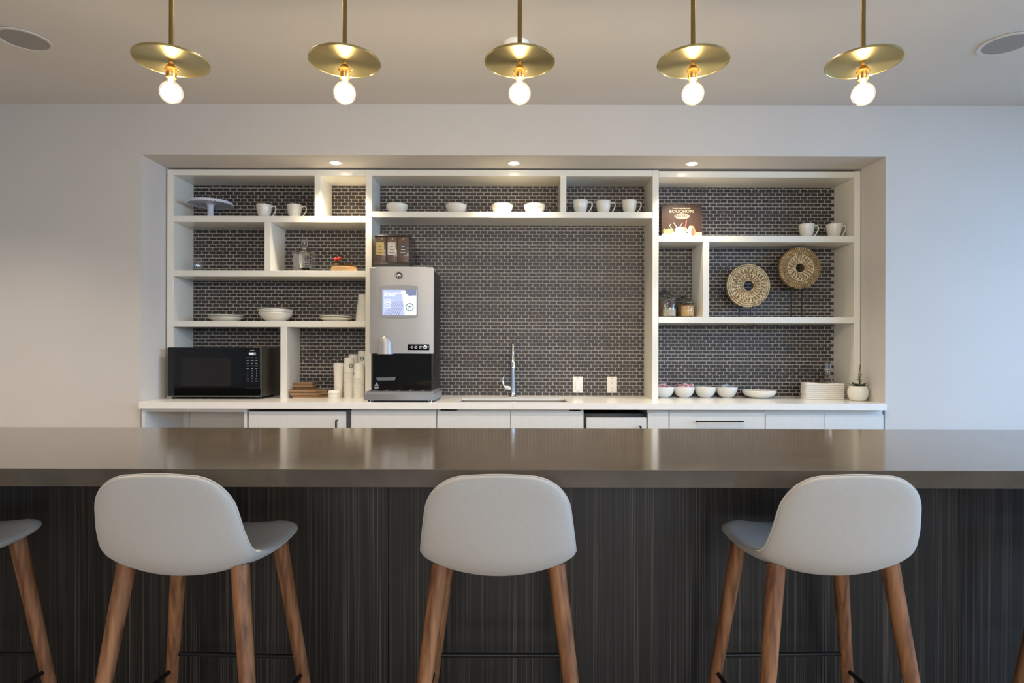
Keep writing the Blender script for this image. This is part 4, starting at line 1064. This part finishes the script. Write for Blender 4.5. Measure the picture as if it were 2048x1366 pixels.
for s, v in (('What would you', .12), ('like today?', .21)):
    p = S(.05, v); text(hd, 'screen_text', s, .0165, Vector((p[0], cf-.0066, p[1]))-wl, M['screen_white'], align='LEFT')
for k in range(3):
    a, b_ = S(.06, .38+.12*k), S(.24, .455+.12*k)
    scr_flat([(a[0], b_[1]), (b_[0], b_[1]), (b_[0], a[1]), (a[0], a[1])], 'screen_white', .5); q = S(.075, .39+.12*k); q2 = S(.225, .445+.12*k)
    scr_flat([(q[0], q2[1]), (q2[0], q2[1]), (q2[0], q[1]), (q[0], q[1])], 'screen_bg', .9)
# round emblem above the screen
bc = (X(797.5, cf), Zy(551.5, cf)); m = MB(); m.prism(ellipse(bc[0], bc[1], .0255, .0255, 36), cf-.004, cf+.004); em = on_head('emblem', m, 'black')
m = ring_prism(MB(), bc[0], bc[1], .0215, .0235, cf-.0048, cf-.004)
for s in (-1, 1):
    for k in range(3): m.prism([(bc[0]+s*(.006+.004*k)-.001, bc[1]-.012+.003*k), (bc[0]+s*(.006+.004*k)+.001, bc[1]-.012+.003*k), (bc[0]+s*(.004+.004*k)+.001, bc[1]+.010-.003*k), (bc[0]+s*(.004+.004*k)-.001, bc[1]+.010-.003*k)], cf-.0048, cf-.004)
m.prism(ellipse(bc[0], bc[1]+.004, .004, .006, 14), cf-.0048, cf-.004)
m.build('emblem_lines', M['white_print'], hd, org=wl, smooth=0)
# button strip
bp_ = on_head('button_panel', MB().box(X(815, cf), X(858.5, cf), cf-.002, cf+.008, Zy(701, cf), Zy(689, cf), bev=.002, seg=2), 'black_gloss')
zc = Zy(695, cf); y0, y1 = cf-.0026, cf-.0019
def tri(cx, s, r=.0085):
    m = MB(); P = [(cx-s*r, zc), (cx+s*r*.8, zc+r), (cx+s*r*.8, zc-r)]; q = [(cx+(x-cx)*.62+s*.0006, zc+(z-zc)*.58) for x, z in P]
    for i in range(3):
        j = (i+1) % 3; m.prism([P[i], P[j], q[j], q[i]], y0, y1)
    return m
tri(X(823, cf), 1).build('button_icon', M['white_print'], hd, org=wl, smooth=0); tri(X(841, cf), -1).build('button_icon', M['white_print'], hd, org=wl, smooth=0)
cx = X(832, cf); m = ring_prism(MB(), cx, zc, .0065, .009, y0, y1); m.prism([(cx-.005, zc-.006), (cx-.003, zc-.006), (cx+.005, zc+.006), (cx+.003, zc+.006)], y0, y1); m.build('button_icon', M['white_print'], hd, org=wl, smooth=0)
cx = X(850.5, cf); m = ring_prism(MB(), cx, zc, .0075, .0105, y0, y1); m.prism([(cx-.001, zc), (cx+.001, zc), (cx+.001, zc+.007), (cx-.001, zc+.007)], y0, y1); m.prism([(cx, zc-.001), (cx+.006, zc-.001), (cx+.006, zc+.001), (cx, zc+.001)], y0, y1); m.build('button_icon', M['screen_white'], hd, org=wl, smooth=0)
# spout cover: half round hood with a domed top
nx_, nz0, nz1 = X(770.5, cf), zm-.004, Zy(671, cf); m = MB(); rows2 = []
for i in range(13):
    t = i/12; z = nz0+(nz1-nz0)*t; r = .05-.007*t
    if t > .62: r *= math.sqrt(max(.0001, 1-((t-.62)/.38)**2))
    rows2.append([m.bm.verts.new((nx_+r*math.cos(a), cf+.004-.85*r*math.sin(a), z)) for a in (math.pi*k/16 for k in range(17))])
for A, B in zip(rows2, rows2[1:]):
    for k in range(16): m.bm.faces.new((A[k], A[k+1], B[k+1], B[k]))
m.bm.faces.new(rows2[0]); m.build('spout_cover', M['silver'], e, smooth=60)
# dark lower bay
MB().box(cl_x+.012, cr_x-.001, cf+.012, cf+.03, CT+.065, zm, bev=.002, seg=1).build('lower_panel', M['black_gloss'], e, smooth=0)
MB().box(cr_x-.012, cr_x-.001, cf+.002, cf+.012, CT+.065, zm).build('side_trim', M['black'], e, smooth=0)
MB().box(cl_x+.012, cl_x+.022, cf+.004, cf+.012, CT+.065, zm).build('side_trim', M['black'], e, smooth=0)
hx0, hx1 = X(752.5, cf), X(793, cf); hz = Zy(758.5, cf)
m = MB(); m.prism([(hx0, hz+.008), (hx1, hz+.012), (hx1-.008, hz-.008), (hx0+.012, hz-.010)], cf-.012, cf+.012); m.build('tray_handle', M['chrome'], e, smooth=0)
tx, tz = X(752.5, cf), Zy(770, cf); m = MB(); m.prism([(tx-.014, tz-.008), (tx+.014, tz-.008), (tx, tz+.016)], cf+.0112, cf+.0122); m.prism([(tx-.013, tz-.024), (tx+.013, tz-.024), (tx+.016, tz-.012), (tx-.016, tz-.012)], cf+.0112, cf+.0122)
m.build('warning_mark', M['grey_print'], e, smooth=0)
# drip tray base
bf = 3.73; bx0, bx1 = X(727.5, bf), X(869.5, bf); m = MB(); zt_, zb_ = CT+.067, CT+.0125
m.prism_z([(bx0, bf), (bx1, bf), (bx1, 4.14), (bx0, 4.14)] if False else [(bx0+.006, bf), (bx1-.006, bf), (bx1, bf+.006), (bx1, 4.12), (D2*0+max(bx0, X(743.2, D2)+.001), 4.12), (max(bx0, X(743.2, D2)+.001), D2-.004), (bx0, D2-.006), (bx0, bf+.006)], zb_, zt_)
bmesh.ops.bevel(m.bm, geom=[ed for ed in m.bm.edges if all(abs(v.co.z-zt_) < 1e-5 for v in ed.verts)], offset=.016, segments=4, affect='EDGES')
ba = m.build('drip_tray', M['silver_dark'], e, smooth=50)
MB().box(bx0+.03, bx1-.03, bf+.03, cf+.01, zt_-.002, zt_+.002).build('grid', M['black'], ba, org=wl, smooth=0)
for q in range(5): MB().box(bx0+.05+q*.075, bx0+.058+q*.075, bf+.034, cf+.006, zt_+.002, zt_+.004).build('grid_bar', M['silver'], ba, org=wl, smooth=0)
for q in (bx0+.03, bx1-.03):
    for y_ in (bf+.02, 4.0): MB().lathe([(0, CT), (.012, CT), (.012, CT+.013), (0, CT+.013)], 14, (q, y_, 0)).build('foot', M['chrome'], e)
MB().box(bx0+.05, bx1-.02, bf+.06, 4.0, CT, CT+.0125).build('plinth', M['black'], e, smooth=0)

# bean hopper on top of the machine
hf = 3.90; hx0, hx1 = X(748.5, hf), X(817.5, hf); hb_, ht = Zy(526.5, hf), Zy(474, hf)
zbase = zt+.0 if False else Zy(534, cf)-.012
e = thing('bean_hopper', 'three-bin coffee bean hopper with labels on top of the coffee machine', 'bean hopper', ((hx0+hx1)/2, hf, zbase), world=True)
MB().box(hx0-.004, hx1+.004, hf-.006, 4.145, zbase, hb_, bev=.003, seg=1).build('base', M['black'], e)
MB().box(hx0-.003, hx1+.003, hf-.004, 4.145, ht, Zy(470.5, hf), bev=.003, seg=1).build('lid', M['black'], e)
wl2 = wloc(e); bw_ = (hx1-hx0)/3
for k, mt in enumerate(('label_tan', 'label_white', 'label_dark')):
    a, b_ = hx0+bw_*k+.001, hx0+bw_*(k+1)-.001
    bn = MB().box(a, b_, hf, 4.14, hb_, ht, bev=.003, seg=2).build('bin', M['beans'], e)
    lbp = MB().box(a+.01, b_-.012, hf-.0015, hf, hb_+.052, ht-.036, bev=.0004, seg=1).build('label_card', M[mt], bn, org=wl2)
    c = (a+b_)/2
    mk = 'white_print' if k == 2 else 'label_dark'
    for q in range(3): MB().box(c-.018+.004*q, c+.016-.004*q, hf-.0018, hf-.0014, hb_+.064+.02*q, hb_+.068+.02*q).build('label_print', M[mk], bn, org=wl2, smooth=0)
for k in (1, 2): MB().box(hx0+bw_*k-.0012, hx0+bw_*k+.0012, hf-.002, 4.14, hb_, ht).build('bin_divider', M['black'], e, smooth=0)
MB().box(hx1+.0005, hx1+.003, hf, 4.14, hb_, ht).build('side_wall', M['amber_plastic'], e, smooth=0)

# ------------------------------------------------------------------ faucet
d = 4.19; fx = X(1025.5, d); e = thing('faucet', 'tall chrome pull-down kitchen faucet behind the sink', 'faucet', (fx, d, CT))
MB().lathe([(0, 0), (.026, 0), (.027, .004), (.0225, .010), (.0205, .03), (.0185, .1), (.0155, .19), (.0135, .25), (0, .25)], 28).build('body', M['chrome'], e, smooth=50)
ztop = Zy(685, 4.1)-CT
arc = catmull([(0, 0, .245), (0, 0, .30), (0, -.004, ztop-.034), (0, -.028, ztop-.006), (0, -.06, ztop), (0, -.098, ztop-.012), (0, -.122, ztop-.045), (0, -.132, ztop-.09)], 30)
MB().tube(arc, .0105, 16).build('neck', M['chrome'], e, smooth=60)
MB().tube([(0, -.131, ztop-.085), (0, -.137, ztop-.12), (0, -.145, ztop-.165), (0, -.146, ztop-.172)], [.0125, .0145, .0185, .0175], 18).build('spray_head', M['chrome'], e, smooth=50)
hd_ = MB().tube([(-.012, 0, .062), (-.05, 0, .066)], [.016, .0145], 18).build('handle', M['chrome'], e, smooth=50)
MB().tube(catmull([(-.048, -.004, .068), (-.062, -.006, .085), (-.07, -.006, .115), (-.062, -.006, .142)], 14), [.008-.0045*i/14 for i in range(15)], 10).build('lever', M['chrome'], hd_, smooth=60)

# ------------------------------------------------------------------ wall plates on the tiles
def plate_(px0, px1, label, nm, kind):
    dd = D3-.004; x0, x1, z0, z1 = X(px0, dd), X(px1, dd), Zy(785, dd), Zy(753, dd); c = ((x0+x1)/2, (z0+z1)/2)
    e = thing(nm, label, 'outlet' if kind else 'switch', (c[0], dd, c[1]), world=True); wl = wloc(e)
    MB().box(x0, x1, dd-.006, dd+.0005, z0, z1, bev=.002, seg=2).build('cover_plate', M['plate_white'], e)
    ins = MB().box(c[0]-.0165, c[0]+.0165, dd-.0085, dd-.0055, c[1]-.034, c[1]+.034, bev=.001, seg=1).build('insert', M['plate_white'], e)
    if kind:
        for s in (-1, 1):
            for q in (-.006, .006): MB().box(c[0]+q-.0012, c[0]+q+.0012, dd-.0088, dd-.0084, c[1]+s*.02-.005, c[1]+s*.02+.005).build('slot', M['print_black'], ins, org=wl, smooth=0)
            MB().box(c[0]-.002, c[0]+.002, dd-.0088, dd-.0084, c[1]+s*.02-.012, c[1]+s*.02-.008).build('slot', M['print_black'], ins, org=wl, smooth=0)
        MB().box(c[0]-.005, c[0]+.005, dd-.0092, dd-.0084, c[1]-.003, c[1]+.003).build('test_button', M['plate_white'], ins, org=wl, smooth=0)
    else:
        MB().box(c[0]-.0145, c[0]+.0145, dd-.0115, dd-.008, c[1]-.03, c[1]+.03, bev=.0015, seg=1).build('rocker', M['plate_white'], ins, org=wl)
    for s in (-1, 1): MB().lathe([(0, 0), (.003, 0), (.003, -.0012), (0, -.0012)], 10, (c[0], dd-.006, c[1]+s*.048), axis='Y').build('screw', M['steel'], e)
plate_(1145.6, 1165.6, 'white rocker light switch on the tiled wall', 'light_switch', 0); plate_(1214, 1234, 'white double power outlet on the tiled wall', 'power_outlet', 1)
for o in bpy.data.objects:
    if '_w' in o: del o['_w']
